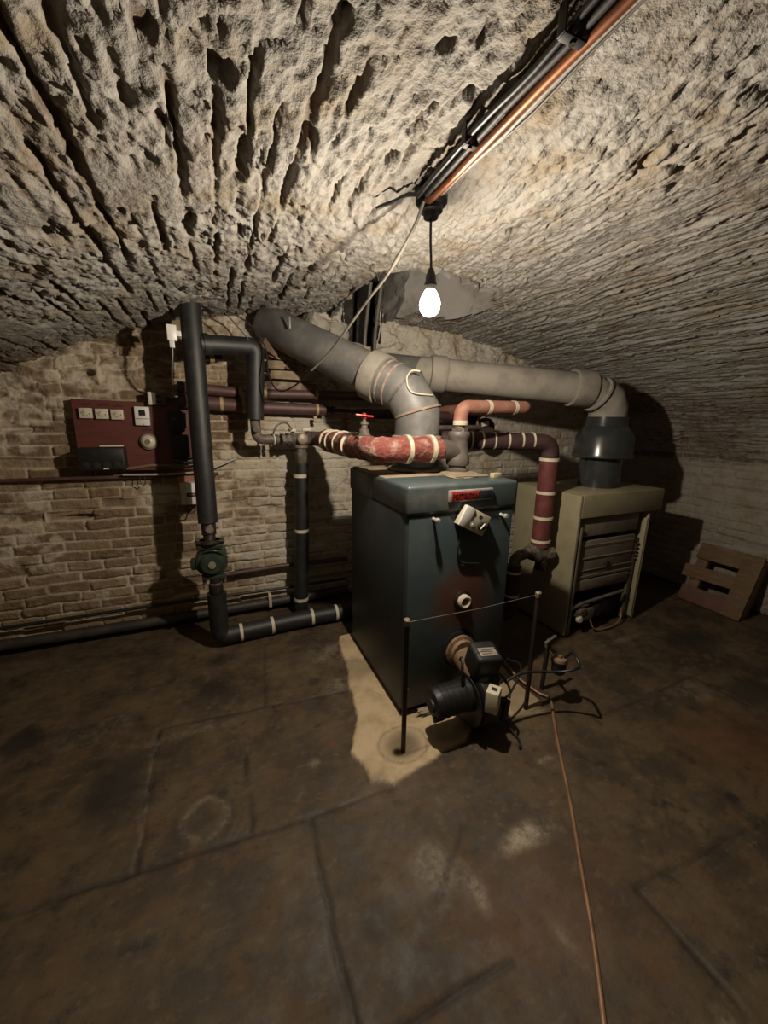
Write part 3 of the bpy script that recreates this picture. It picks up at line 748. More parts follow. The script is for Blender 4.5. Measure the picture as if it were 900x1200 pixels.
# ---- brown wall pipes ---------------------------------------------------------------
def wall_pipe(label, z0, z1, xa, xb, r, bx, m='brown_pipe', y=2.955):
    return pipe_thing('brown_pipe', label, 'pipe', [(xa, y, z0), (xb, y, z1)], r, m, 0, [((x, y, z0+(z1-z0)*(x-xa)/(xb-xa)), (1, 0, 0)) for x in bx], .02, 'band_tan', part='tube')
wall_pipe('upper brown wall pipe left of the black elbow, ending in a tan band', 1.695, 1.672, -.20, .19, .036, (.185,))
wall_pipe('lower, thicker brown wall pipe left of the black elbow, two tan bands', 1.607, 1.585, -.20, .205, .046, (.06, .20))
wall_pipe('upper brown wall pipe right of the black elbow, running behind the flue', 1.672, 1.685, .34, 1.45, .033, (.35, .715))
T = wall_pipe('lower brown wall pipe right of the black elbow, capped by a ribbed fitting', 1.578, 1.572, .30, .78, .041, (.715,))
MB().lathe([(0, 0), (.016, 0), (.016, .01), (.028, .012), (.028, .03), (.018, .032), (.018, .045), (.028, .047), (.028, .065), (.014, .07), (.012, .45), (0, .45)], (.78, 2.955, 1.572), (1, 0, -.03)).build('ribbed_fitting', 'dark_metal', T)
MB().box((.70, 2.94, 1.50), (.028, .012, .05), bev=.004).build('hanging_tab', 'band_tan', T)
T = thing('pipe_stub', 'short dark capped pipe stub with tan band behind the tall black pipe', 'pipe', (.0, 2.97, 1.93))
MB().tube([(-.06, 2.96, 1.905), (.085, 2.96, 1.90)], .045, 20, rfun=lambda t: .045 if t < .9 else .03).build('tube', 'dark_lag', T)
band(T, (.025, 2.96, 1.902), (1, 0, 0), .045, .028, 'band_tan')
T = thing('gate_valve', 'tiny gate valve with red wheel on the far wall behind the lagged pipe', 'valve', (.93, 2.94, 1.46))
MB().lathe([(0, 1.40), (.02, 1.40), (.024, 1.45), (.012, 1.47), (.008, 1.50), (0, 1.50)], (.93, 2.95, 0)).build('body', 'iron', T)
MB().lathe([(0, 1.497), (.02, 1.50), (.042, 1.503), (.045, 1.509), (.042, 1.515), (.0, 1.517)], (.93, 2.95, 0), seg=12).build('hand_wheel', 'red_paint', T)
MB().tube([(.93, 2.96, 1.41), (.93, 3.04, 1.41)], .013, 10).build('tail', 'iron', T)

# ---- red lagged flow pipe with torn lagging --------------------------------------------
T = thing('red_flow_pipe', 'thick pipe in torn red lagging running from the wall tee to the boiler outlet', 'pipe', (.73, 1.88, 1.29))
MB().tube([(.605, 2.835, 1.366), (.68, 2.76, 1.366), (.695, 2.62, 1.364)], .050, 20, .05, .10, .02).build('bare_end', 'iron', T)
MB().tube([(.692, 2.64, 1.364), (.715, 2.30, 1.360), (.735, 1.98, 1.356), (.742, 1.86, 1.355), (.86, 1.86, 1.353), (1.125, 1.86, 1.350)], .066, 30, .07, .16, .014, nscale=14).build('lagging', 'red_lag', T)
for p, d, m_, w in (((.699, 2.54, 1.363), (.05, -1, 0), 'band', .012), ((.706, 2.44, 1.362), (.06, -1, 0), 'band', .012), ((.715, 2.30, 1.36), (.06, -1, 0), 'band', .012), ((.724, 2.15, 1.358), (.06, -1, 0), 'band', .012),
                 ((.925, 1.86, 1.352), (1, 0, 0), 'band', .022), ((1.065, 1.86, 1.351), (1, 0, 0), 'band', .022)):
    o = band(T, p, d, .0735, w, m_)
T = thing('outlet_tee', 'bare grey-brown iron tee standing on the boiler top', 'fitting', (1.25, 1.86, 1.225))
MB().lathe([(0, 1.222), (.062, 1.222), (.062, 1.238), (.050, 1.243), (.047, 1.255), (.062, 1.262), (.066, 1.275), (.064, 1.30), (.055, 1.33), (.053, 1.40), (.060, 1.415), (.062, 1.435), (.056, 1.445), (0, 1.445)], (1.25, 1.86, 0), seg=36).build('body', 'iron_grey', T)
MB().tube([(1.11, 1.86, 1.350), (1.16, 1.86, 1.350), (1.235, 1.86, 1.335)], .054, 28, rfun=lambda t: .060 if t < .2 else .052).build('side_arm', 'iron_grey', T)
MB().lathe([(0, 1.444), (.046, 1.444), (.046, 1.462), (.030, 1.466), (.026, 1.49), (0, 1.49)], (1.25, 1.86, 0), seg=8).build('hex_bush', 'iron', T)
T = thing('lever_valve', 'old valve with a red butterfly handle standing on the lagged red pipe', 'valve', (.728, 1.97, 1.40))
MB().lathe([(0, 1.40), (.034, 1.40), (.036, 1.425), (.030, 1.43), (.028, 1.45), (.020, 1.455), (.018, 1.475), (.024, 1.478), (.024, 1.49), (.010, 1.495), (.009, 1.525), (0, 1.525)], (.728, 1.97, 0), seg=10).build('body', 'iron', T)
MB().box((.728, 1.97, 1.522), (.10, .024, .012), Matrix.Rotation(.08, 3, 'Y'), .004).lathe([(0, 1.505), (.015, 1.508), (.017, 1.522), (.008, 1.536), (0, 1.538)], (.728, 1.97, 0)).box((.728, 1.97, 1.522), (.03, .05, .010), None, .004).build('handle', 'red_paint', T)
MB().box((.728, 1.97, 1.405), (.085, .07, .03), bev=.006).build('saddle', 'iron', T)

# ---- salmon pipe on the tee, dark lagged return with drop --------------------------------
pipe_thing('salmon_pipe', 'pinkish-red lagged pipe elbowing right from the top of the iron tee', 'pipe', [(1.255, 1.86, 1.478), (1.258, 1.86, 1.575), (1.735, 1.88, 1.582), (1.755, 2.15, 1.585), (1.755, 3.0, 1.585)], .040, 'salmon_lag', .05,
           [((1.256, 1.86, 1.492), (0, 0, 1)), ((1.435, 1.868, 1.577), (1, .04, 0)), ((1.625, 1.876, 1.580), (1, .04, 0))], .024, loc=(1.255, 1.86, 1.478))
T = pipe_thing('return_pipe', 'dark maroon lagged pipe ringed with cream bands, turning down between the two boilers', 'pipe',
               [(1.10, 2.36, 1.385), (1.42, 2.22, 1.383), (1.55, 2.13, 1.38), (2.035, 1.95, 1.372), (2.035, 1.95, 1.20)], .055, 'dark_lag', .08, [], loc=(2.035, 1.95, .60))
dd = V((2.035-1.55, 1.95-2.13, 0)).normalized()
for s in (-.02, .05, .13, .22, .31, .385): band(T, V((1.55, 2.13, 1.38))+dd*s, dd, .0555, .010)
o = MB().tube([(2.035, 1.95, 1.265), (2.032, 1.95, 1.0), (2.030, 1.95, .66)], .060, 24, 0, .03, .03).build('drop_lagging', 'maroon_lag', T); lab(o, 'maroon lagging of the drop')
for z in (1.262, 1.04, .865, .70): band(T, (2.033, 1.95, z), (0, 0, 1), .0615, .02)
T = thing('valve_cluster', 'lumpy weathered valve fittings under the maroon lagged drop', 'fitting', (2.03, 1.95, .56))
MB().blob((2.03, 1.95, .612), (.13, .11, .12), None, .25, seed=2).build('tee', 'iron', T)
MB().lathe([(0, 0), (.04, 0), (.05, .02), (.052, .05), (.045, .08), (0, .085)], (2.055, 1.945, .60), (1, -.4, .1), 8).build('union_nut', 'iron', T)
MB().tube([(2.02, 1.95, .615), (1.95, 1.97, .615), (1.87, 2.0, .58), (1.86, 2.0, .50)], .038, 18, .05, .10, .015).build('bend', 'iron', T)
MB().lathe([(0, 0), (.047, 0), (.049, .04), (0, .04)], (1.985, 1.96, .617), (-1, .2, 0), 8).build('union_nut', 'iron', T)
MB().blob((2.035, 1.93, .535), (.06, .06, .10), None, .3, seed=5).build('drain_plug', 'dark_metal', T)
T = pipe_thing('return_stub', 'dark maroon lagged pipe below the valve fittings, going behind the blue-green boiler', 'pipe', [(1.86, 2.0, .52), (1.86, 2.0, .14), (1.62, 2.12, .14), (1.41, 2.12, .14)], .052, 'dark_lag', .07, [((1.86, 2.0, .475), (0, 0, 1)), ((1.86, 2.0, .30), (0, 0, 1))], .016)
T = thing('pipe_tag_clamp', 'dark round valve with a cream tag on the wall pipe above the boiler top', 'valve', (1.85, 2.55, 1.47))
MB().lathe([(0, 0), (.07, 0), (.075, .02), (.075, .06), (.06, .08), (0, .08)], (1.98, 2.62, 1.455), (-.2, -1, 0), 24).build('body', 'dark_lag', T)
MB().tube([(1.98, 2.62, 1.455), (1.98, 3.02, 1.455)], .04, 18).build('tail', 'dark_lag', T)
MB().box((1.935, 2.53, 1.485), (.065, .012, .035), Matrix.Rotation(-.2, 3, 'Y'), .003).build('tag', 'cream_plastic', T)
MB().tube(smooth_path([(1.88, 2.55, 1.47), (1.87, 2.54, 1.51), (1.90, 2.53, 1.545), (1.95, 2.53, 1.54)], 5), .008, 8).build('strap', 'salmon_lag', T)
o = MB().tube([(1.0, 2.75, 1.545), (1.45, 2.74, 1.545), (2.0, 2.72, 1.53)], .036, 18).build('background_pipe', 'dark_lag', loc=(1.45, 2.74, 1.545)); tag(o, 'dark lagged pipe crossing behind the flue collar and iron tee', 'pipe')
o = MB().tube([(1.15, 2.50, 1.45), (1.7, 2.50, 1.455), (1.93, 2.56, 1.455)], .018, 14, .05).build('background_pipe', 'iron_grey', loc=(1.7, 2.5, 1.455)); tag(o, 'slim grey pipe crossing behind the iron tee, just below the pinkish pipe', 'pipe')

# ---- flue from the blue-green boiler ------------------------------------------------------
T = thing('boiler_flue', 'grey sheet-metal flue rising from the blue-green boiler and slanting up left to the vault', 'flue', (1.085, 2.05, 1.22))
MB().lathe([(.13, 1.225), (.150, 1.225), (.150, 1.235), (.138, 1.245), (.138, 1.33), (.14, 1.345), (.155, 1.355), (.155, 1.39), (.148, 1.40), (.13, 1.40)], (1.085, 2.05, 0), seg=40).build('socket', 'boiler_lid', T)
MB().lathe([(.130, 1.398), (.148, 1.396), (.146, 1.412), (.132, 1.418)], (1.085, 2.05, 0), seg=40).build('joint', 'flue_joint', T)
MB().lathe([(.14, 1.222), (.170, 1.222), (.16, 1.233), (.14, 1.238)], (1.085, 2.05, 0), seg=40).build('base_cement', 'flue_joint', T)
fl = [V((1.085, 2.05, 1.37)), V((1.085, 2.05, 1.55)), V((1.025, 2.095, 1.665)), V((.88, 2.275, 1.765)), V((.40, 2.985, 2.135))]
MB().tube(fl[:3]+[fl[2].lerp(fl[3], .75)], .130, 40).build('segmented_elbow', 'flue_grey', T)
d3 = (fl[4]-fl[3]).normalized(); d2 = (fl[3]-fl[2]).normalized()
MB().tube([fl[2].lerp(fl[3], .6), fl[3], fl[4]], .122, 40).build('long_section', 'flue_grey', T)
def ring(P0, dr, r, w, m_, nm, bul=.008):
    P0 = V(P0); return MB().lathe([(r-.004, -w/2), (r+bul, -w/2), (r+bul*1.2, 0), (r+bul, w/2), (r-.004, w/2)], P0, dr, 40).build(nm, m_, T)
lab(ring(fl[2].lerp(fl[3], .80), d2, .131, .10, 'asbestos', 'collar', .012), 'pale cement collar')
ring(fl[2].lerp(fl[3], .50), d2, .129, .012, 'flue_joint', 'joint', .004)
ring(fl[2].lerp(fl[3], .30), d2, .129, .012, 'flue_joint', 'joint', .004)
ring(V((1.085, 2.05, 1.55)), (V((0, 0, 1))+(fl[2]-fl[1]).normalized()), .135, .012, 'flue_joint', 'joint', .004)
ring(fl[2], ((fl[2]-fl[1]).normalized()+d2), .135, .010, 'iron', 'joint', .003)
# inspection hatch outline in pale cement on the elbow
hp = smooth_path([(1.032, 1.936, 1.757), (0.993, 1.951, 1.759), (0.973, 1.966, 1.731), (0.972, 1.967, 1.701), (0.98, 1.96, 1.67), (1.0, 1.948, 1.648), (1.045, 1.934, 1.64), (1.121, 1.947, 1.639)], 4)
MB().tube(hp, .0045, 8).build('hatch_seam', 'band', T)
MB().box(V((.50, 2.72, 2.05))+V((-.02, -.10, .03)), (.012, .006, .07), bev=.002).build('hanger_tab', 'flue_grey', T)

# ---- flue from the beige stove ------------------------------------------------------------
T = thing('stove_flue', 'pale grey cement flue pipe running left from the hood on the beige boiler', 'flue', (2.665, 2.06, 1.54))
q = [V((2.665, 2.06, 1.535)), V((2.665, 2.06, 1.60)), V((2.63, 2.068, 1.665)), V((2.50, 2.10, 1.735)), V((1.45, 2.47, 1.815)), V((1.12, 2.92, 1.90))]
MB().tube([q[0], q[1], q[2], q[2].lerp(q[3], .55)], .125, 36, rfun=lambda t: .127).build('elbow', 'asbestos', T)
MB().tube([q[2].lerp(q[3], .5), q[3], q[4], q[4].lerp(q[5], .2)], .108, 36).build('long_section', 'asbestos', T)
MB().tube([q[4].lerp(q[5], .1), q[5], q[5]+V((-.02, .13, .02))], .105, 32).build('dark_section', 'flue_grey', T)
dl = (q[4]-q[3]).normalized()
T_ = T
MB().lathe([(.11, -.07), (.126, -.07), (.130, -.06), (.128, .07), (.11, .07)], q[3]+dl*.07, dl, 40).build('collar', 'asbestos', T)
MB().lathe([(.10, -.055), (.120, -.055), (.124, -.045), (.122, .05), (.10, .055)], q[4], dl, 40).build('collar', 'asbestos', T)
MB().lathe([(.126, -.005), (.131, -.005), (.131, .005), (.126, .005)], q[2].lerp(q[3], .42), (q[3]-q[2]), 40).build('joint', 'dark_metal', T)

# ---- blue-green boiler ----------------------------------------------------------------------
T = thing('boiler', 'tall blue-green enamelled boiler standing in the middle of the cellar', 'boiler', (1.085, 1.93, 0))
MB().box((1.085, 1.935, .56), (.622, .79, 1.04), bev=.012, seg=3).build('casing', 'boiler', T)
MB().box((1.085, 1.539, .555), (.598, .012, 1.02), bev=.005).build('front_panel', 'boiler_front', T)
MB().box((1.085, 1.74, 1.144), (.632, .43, .140), bev=.018, seg=4).box((1.085, 2.145, 1.140), (.630, .40, .132), bev=.008).build('lid', 'boiler_lid', T)
o = MB().box((1.03, 2.06, 1.209), (.50, .52, .014), bev=.004).build('top_plate', 'dust_top', T); lab(o, 'dusty tan top plate')
MB().lathe([(0, 1.21), (.105, 1.21), (.098, 1.222), (.07, 1.226), (0, 1.226)], (1.25, 1.86, 0), seg=14).build('outlet_cement', 'dust_top', T)
MB().blob((1.23, 1.75, 1.214), (.25, .16, .016), None, .3, seed=4).build('crumbled_cement', 'dust_top', T)
for x, z in ((.914, 1.052), (1.309, 1.040)):
    MB().lathe([(0, 0), (.011, 0), (.008, .006), (.008, .03), (.013, .034), (.014, .045), (.008, .05), (0, .05)], (x, 1.535, z), (0, -1, 0), 16).build('knob', 'chrome', T)
BG = MB().box((1.107, 1.517, 1.158), (.252, .014, .056), bev=.004)
bg = BG.build('badge_frame', 'chrome', T)
MB().box((1.068, 1.5085, 1.158), (.150, .008, .042), bev=.001).build('badge_plate', 'red_badge', bg)
MB().box((1.187, 1.5085, 1.158), (.078, .006, .040), bev=.001).build('badge_window', 'badge_dark', bg)
cu = bpy.data.curves.new('lettering', 'FONT'); cu.body = 'POTTERTON'; cu.size = .030; cu.align_x = 'CENTER'; cu.align_y = 'CENTER'; cu.extrude = .0012
cu.space_character = .98
to = bpy.data.objects.new('tmp_text', cu); C.objects.link(to)
bpy.context.view_layer.update()
me = bpy.data.meshes.new_from_object(to.evaluated_get(bpy.context.evaluated_depsgraph_get()))
bpy.data.objects.remove(to)
xs_ = [v.co.x for v in me.vertices]; sc_ = .142/(max(xs_)-min(xs_))
me.transform(Matrix.Translation(V((1.068, 1.5035, 1.158))-T.location) @ Matrix.Rotation(PI/2, 4, 'X') @ Matrix.Diagonal((sc_, 1.05, 1, 1)))
me.materials.clear(); me.materials.append(M['badge_text'])
lo_ = bpy.data.objects.new('lettering', me); C.objects.link(lo_); lo_.parent = bg
# tilted control box
RC = Matrix.Rotation(math.radians(27), 3, 'Y')
cb = V((1.122, 1.512, 1.033))
def cpos(x, z, dy=0): return cb + RC @ V((x, 0, z)) + V((0, dy, 0))
cbx = MB().box(cb, (.165, .040, .102), RC, .004).build('control_box', 'cream_plastic', T)
MB().box(cpos(-.055, 0, -.018), (.056, .014, .104), RC, .004).build('cover', 'white_plastic', cbx)
p_ = cpos(.045, -.008, -.020)
MB().lathe([(0, 0), (.021, 0), (.019, .014), (0, .014)], p_, (0, -1, 0), 28).build('dial', 'black_plastic', cbx)
MB().box(p_+V((0, -.016, 0)), (.034, .006, .007), Matrix.Rotation(math.radians(-45), 3, 'Y'), .001).build('pointer', 'white_plastic', cbx)
p_ = cpos(-.005, -.022, -.020)
MB().lathe([(.008, 0), (.016, 0), (.016, .004), (.008, .004)], p_, (0, -1, 0), 20).lathe([(0, 0), (.009, 0), (.008, .010), (0, .010)], p_, (0, -1, 0), 16).build('knob', 'chrome', cbx)
MB().box(cpos(-.016, .028, -.0205), (.008, .003, .012), RC).box(cpos(.02, .034, -.0205), (.02, .003, .004), RC).box(cpos(.018, .026, -.0205), (.016, .003, .003), RC).build('marking', 'ink', cbx)
MB().tube(smooth_path([cpos(-.04, -.05), V((1.058, 1.515, .93)), V((1.052, 1.522, .88)), V((1.065, 1.524, .83)), V((1.10, 1.524, .81)), V((1.19, 1.524, .795))], 6), .005, 8).build('lead', 'black_cable', cbx)
# sight glass
sg_ = MB().lathe([(.026, .0), (.05, .0), (.05, .012), (.026, .014)], (1.103, 1.534, .607), (0, -1, 0), 32).build('sight_glass_collar', 'black_paint', T)
MB().lathe([(.018, .010), (.034, .010), (.036, .018), (.036, .034), (.028, .040), (.020, .036), (.018, .020)], (1.103, 1.534, .607), (0, -1, 0), 32).build('ring', 'band', sg_)
MB().lathe([(0, .014), (.020, .014), (.016, .018), (0, .018)], (1.103, 1.534, .607), (0, -1, 0), 20).blob((1.107, 1.508, .600), (.022, .01, .018), None, .2).build('glass', 'copper_dull', sg_)
MB().lathe([(0, 0), (.011, 0), (.010, .006), (0, .007)], (.80, 1.532, .16), (0, -1, 0), 16).build('bolt', 'iron', T)
MB().box((1.085, 1.95, .022), (.60, .76, .05), bev=.004).build('plinth', 'black_paint', T)
MB().blob((.97, 1.515, .012), (.20, .045, .028), None, .35, seed=9, nscale=7).build('loose_insulation', 'dust_top', T)
# small tan card lying on the lid
o = MB().box((1.345, 1.64, 1.226), (.055, .03, .024), Matrix.Rotation(.1, 3, 'Z'), .002).build('card_box', 'paper_bit', loc=(1.345, 1.64, 1.214)); tag(o, 'tiny tan cardboard box on the right of the boiler lid', 'box')

# ---- oil burner on the boiler front ---------------------------------------------------------
T = thing('oil_burner', 'black oil burner with motor and fan housing bolted low on the boiler front', 'burner', (1.08, 1.36, .03))
MB().lathe([(.0, .0), (.105, .0), (.108, .008), (.10, .014), (0, .014)], (1.10, 1.533, .325), (0, -1, 0), 40).build('mounting_ring', 'black_paint', T)
o = MB().lathe([(.0, .014), (.086, .014), (.086, .028), (.070, .032), (.066, .05), (0, .05)], (1.10, 1.533, .325), (0, -1, 0), 40).build('gasket_flange', 'tan_gasket', T); lab(o, 'rusty tan flange')
MB().cyl((1.10, 1.49, .31), (1.10, 1.36, .27), .060, 32).build('blast_tube', 'tan_gasket', T)
MB().tube([(1.03, 1.35, .175), (1.035, 1.35, .175)], .13, 40).lathe([(0, 0), (.120, 0), (.136, .012), (.140, .03), (.140, .075), (.134, .09), (.12, .098), (0, .098)], (1.05, 1.35, .178), (1, 0, 0), 44).build('fan_housing', 'black_paint', T)
MB().prism([(1.055, 1.28), (1.145, 1.28), (1.145, 1.50), (1.055, 1.50)], .20, .335, .02).build('housing_body', 'black_paint', T)
mo = MB().lathe([(0, 0), (.050, 0), (.066, .006), (.072, .018), (.074, .05), (.074, .165), (.080, .17), (.082, .195), (.07, .205), (0, .21)], (.832, 1.345, .208), (1, 0, 0), 40).build('motor', 'black_paint', T)
MB().lathe([(0, 0), (.03, .004), (.034, .02), (0, .02)], (.818, 1.335, .208), (1, 0, 0), 20).build('end_cap', 'black_plastic', mo)
MB().lathe([(0, 0), (.014, 0), (.014, .05), (0, .05)], (.83, 1.31, .15), (1, 0, 0), 14).build('capacitor', 'black_plastic', mo)
for k in range(5):
    MB().lathe([(.0735, 0), (.0765, 0), (.0765, .004), (.0735, .004)], (.869+k*.03, 1.345, .208), (1, 0, 0), 40).build('rib', 'black_paint', mo)
for a in range(4):
    aa = PI/4+a*PI/2
    MB().lathe([(0, 0), (.008, 0), (.008, .012), (0, .012)], (1.150, 1.35+.11*math.cos(aa), .178+.11*math.sin(aa)), (1, 0, 0), 6).build('bolt', 'iron', T)
RB = Matrix.Rotation(math.radians(-10), 3, 'Z') @ Matrix.Rotation(math.radians(14), 3, 'X') @ Matrix.Rotation(math.radians(4), 3, 'Y')
cc = V((1.115, 1.345, .370))
cx = MB().box(cc, (.135, .13, .135), RB, .020, 4).build('control_box', 'black_plastic', T)
lp = MB().box(cc + RB @ V((0, -.012, .068)), (.090, .050, .003), RB, .001).build('rating_label', 'label_paper', cx)
for k in (-1, 0, 1):
    MB().box(cc + RB @ V((-.005+.004*k, -.012+.013*k, .0697)), (.062-.012*abs(k), .004, .001), RB).build('printed_line', 'ink', lp)
MB().box(cc+V((.01, -.02, -.075)), (.11, .09, .05), RB, .012).build('box_base', 'black_plastic', T)
MB().tube(smooth_path([(1.02, 1.40, .36), (1.0, 1.36, .40), (.985, 1.33, .37), (.98, 1.32, .31), (1.0, 1.33, .27)], 6), .007, 10).build('motor_lead', 'black_cable', T)
RW = Matrix.Rotation(math.radians(38), 3, 'Z')
wc = V((1.092, 1.225, .245))
wb = MB().box(wc, (.070, .058, .108), RW, .004).build('switch_box', 'cream_plastic', T); lab(wb, 'cream switch box')
MB().lathe([(0, 0), (.011, 0), (.011, .004), (.007, .006), (.007, .010), (0, .011)], wc + RW @ V((0.036, -.005, -.006)), RW @ V((1, 0, 0)), 16).build('push_button', 'chrome', wb)
MB().box(wc + RW @ V((0, -.002, .053)), (.022, .026, .006), RW, .001).build('cable_slot', 'black_plastic', wb)
MB().box(wc+V((-.01, .05, -.01)), (.05, .09, .06), None, .01).build('bracket', 'black_paint', T)
MB().box((1.215, 1.29, .105), (.055, .05, .10), Matrix.Rotation(.35, 3, 'Z') @ Matrix.Rotation(.25, 3, 'Y'), .008).build('solenoid', 'black_plastic', T)
MB().cyl((1.17, 1.33, .12), (1.23, 1.29, .11), .022).build('pump_body', 'black_paint', T)
MB().tube(smooth_path([(1.22, 1.28, .06), (1.24, 1.25, .012), (1.245, 1.20, -.002), (1.225, 1.16, -.003), (1.21, 1.15, .0)], 6), .006, 8).build('hose', 'black_cable', T)
MB().tube(smooth_path([(1.16, 1.34, .30), (1.20, 1.31, .29), (1.215, 1.26, .25), (1.20, 1.235, .21)], 6), .006, 8).build('switch_lead', 'black_cable', T)
MB().box((1.10, 1.36, .022), (.07, .10, .045), bev=.008).build('foot', 'black_paint', T)

# ---- rods and stretched wire in front of the burner ------------------------------------------
def rod(x, y, h, lb):
    T = thing('iron_rod', lb, 'post', (x, y, -.01))
    MB().cyl((x, y, -.012), (x, y, h), .0115, 16).build('shaft', 'dark_metal', T)
    MB().lathe([(0, h-.014), (.014, h-.014), (.016, h-.004), (.015, h+.012), (.010, h+.017), (0, h+.018)], (x, y, 0), seg=18).build('cap', 'brass', T)
rod(.693, 1.345, .660, 'black iron rod at the front left corner of the boiler')
rod(1.424, 1.342, .662, 'black iron rod standing right of the oil burner')
o = MB().tube([(.693, 1.330, .668), (1.06, 1.325, .664), (1.424, 1.328, .672)], .0016, 8).build('stretched_wire', 'iron_grey', loc=(.693, 1.33, .668)); tag(o, 'thin wire stretched between the two rods in front of the boiler', 'wire')

# ---- oil line -----------------------------------------------------------------------------------
T = thing('oil_line_valve', 'short dark standpipe with a lever tap right of the burner', 'tap', (1.635, 1.44, -.01))
MB().cyl((1.635, 1.44, -.012), (1.628, 1.425, .285), .012, 14).build('standpipe', 'dark_metal', T)
MB().lathe([(0, .27), (.017, .27), (.018, .30), (.010, .305), (.010, .32), (0, .32)], (1.628, 1.425, 0), seg=8).build('valve_body', 'iron', T)
MB().box((1.630, 1.415, .325), (.10, .016, .008), Matrix.Rotation(math.radians(-8), 3, 'Y') @ Matrix.Rotation(.2, 3, 'Z'), .003).build('lever', 'iron_grey', T)
T = thing('oil_filter', 'dark round oil filter bowl with a tan lid beside the standpipe', 'filter', (1.61, 1.325, .19))
MB().lathe([(0, .18), (.028, .182), (.036, .195), (.037, .245), (.042, .248), (.042, .258), (0, .26)], (1.608, 1.322, 0)).build('bowl', 'black_plastic', T)
MB().lathe([(0, .258), (.036, .258), (.034, .270), (.012, .274), (.010, .288), (0, .289)], (1.608, 1.322, 0), seg=20).build('lid', 'tan_gasket', T)
MB().tube([(1.608, 1.35, .25), (1.625, 1.425, .265)], .008, 10).build('pipe_link', 'dark_metal', T)
P = smooth_path([(1.225, 1.30, .245), (1.30, 1.30, .268), (1.38, 1.29, .268), (1.47, 1.272, .257), (1.535, 1.24, .262), (1.575, 1.20, .29), (1.577, 1.178, .322), (1.592, 1.215, .345), (1.622, 1.262, .335), (1.635, 1.30, .29), (1.628, 1.318, .262)], 7)
o = MB().tube(P, .007, 10).build('oil_hose', 'black_cable', loc=P[0]); tag(o, 'dark flexible hose looping in the air from the burner to the oil filter', 'hose')
P = smooth_path([(1.56, 1.85, .08), (1.55, 1.58, .02), (1.575, 1.42, .002), (1.60, 1.345, .0), (1.50, 1.22, -.002), (1.40, 1.10, -.003), (1.22, .87, -.002), (1.06, .68, -.003), (.93, .525, -.004), (.80, .385, -.004), (.62, .20, -.004), (.3, -.1, -.004)], 7)
o = MB().tube(P, .0075, 10).build('oil_line', 'copper_dull', loc=(1.06, .68, 0)); tag(o, 'thin copper oil line lying across the stone floor', 'pipe')
P = smooth_path([(1.50, 2.0, .12), (1.48, 1.75, .10), (1.46, 1.55, .16), (1.44, 1.42, .20), (1.30, 1.33, .15), (1.22, 1.32, .12)], 6)
o = MB().tube(P, .006, 8).build('supply_wire', 'black_cable', loc=(1.46, 1.55, .16)); tag(o, 'thin black lead between the burner and the dark corner behind the rod', 'cable')

# ---- beige boiler -------------------------------------------------------------------------------
T = thing('stove_boiler', 'low beige boiler with its front cover missing, standing on the right', 'boiler', (2.56, 2.10, 0))
MB().box((2.194, 2.09, .522), (.022, .60, 1.02), bev=.004).build('side_panel', 'olive', T)
# right hand panel: the inner front edge is ragged
bm_ = MB().prism([(2.915, 1.795), (2.93, 1.795), (2.93, 2.38), (2.915, 2.38)], .005, .85, .003)
bm_.build('side_panel', 'olive', T)
MB().box((2.905, 1.84, .42), (.012, .09, .80), Matrix.Rotation(.0, 3, 'Z'), .003).build('inner_flange', 'olive', T)
MB().box((2.622, 2.09, .954), (.832, .604, .160), bev=.008).build('lid', 'olive', T)
MB().box((2.56, 2.36, .44), (.70, .03, .86), bev=.004).build('back_panel', 'grey_post', T)
y = 1.825
MB().box((2.525, y, .80), (.62, .02, .135), bev=.004).build('upper_plate', 'olive_dull', T)
pl = MB().box((2.525, y, .555), (.60, .02, .29), Matrix.Rotation(.02, 3, 'X'), .006).build('access_plate', 'olive_dull', T)
for z in (.665, .655, .57, .48, .435, .425): MB().tube([(2.235, y-.012, z), (2.815, y-.012, z)], .0055 if z in (.665, .57, .435) else .004, 8).build('pressed_rib', 'olive_dull', pl)
MB().blob((2.55, y-.018, .505), (.030, .02, .05), None, .25, seed=3).build('latch', 'dark_metal', pl)
MB().box((2.52, y, .365), (.59, .025, .085), Matrix.Rotation(.1, 3, 'X'), .006).build('lower_plate', 'olive_dull', T)
MB().box((2.855, 1.835, .34), (.045, .03, .66), bev=.004).build('corner_post', 'grey_post', T)
MB().tube([(2.225, 1.80, .205), (2.34, 1.80, .232), (2.76, 1.80, .262)], .012, 12).build('gas_pipe', 'iron_grey', T)
gv = MB().box((2.40, 1.82, .14), (.13, .08, .09), None, .015).blob((2.33, 1.80, .165), (.10, .05, .06), None, .3, seed=7).build('gas_valve', 'iron', T)
MB().lathe([(0, 0), (.026, 0), (.027, .012), (.020, .022), (0, .024)], (2.305, 1.785, .125), (-.1, -1, 0), 24).build('control_knob', 'band', gv)
MB().blob((2.50, 1.82, .15), (.10, .06, .09), None, .3, seed=11).build('solenoid', 'dark_metal', gv)
MB().tube(smooth_path([(2.43, 1.79, .10), (2.45, 1.76, .03), (2.55, 1.755, .012), (2.68, 1.76, .015), (2.76, 1.78, .05), (2.77, 1.80, .12)], 6), .006, 8).build('thermocouple_lead', 'copper_dull', T)
MB().box((2.56, 2.05, .10), (.60, .36, .16), bev=.01).build('burner_tray', 'black_paint', T)
MB().box((2.52, 2.10, .56), (.60, .44, .60), bev=.02).build('heat_exchanger', 'black_paint', T)
for k in range(5): MB().lathe([(0, 0), (.009, 0), (.010, .010), (.006, .016), (0, .016)], (2.865+.006*math.sin(k*2), 1.822, .50+.030*k), (.2, -1, .2), 8).build('thread_lump', 'dark_metal', T)
MB().box((2.232, 1.80, .41), (.018, .02, .80), bev=.003).build('front_flange', 'grey_post', T)
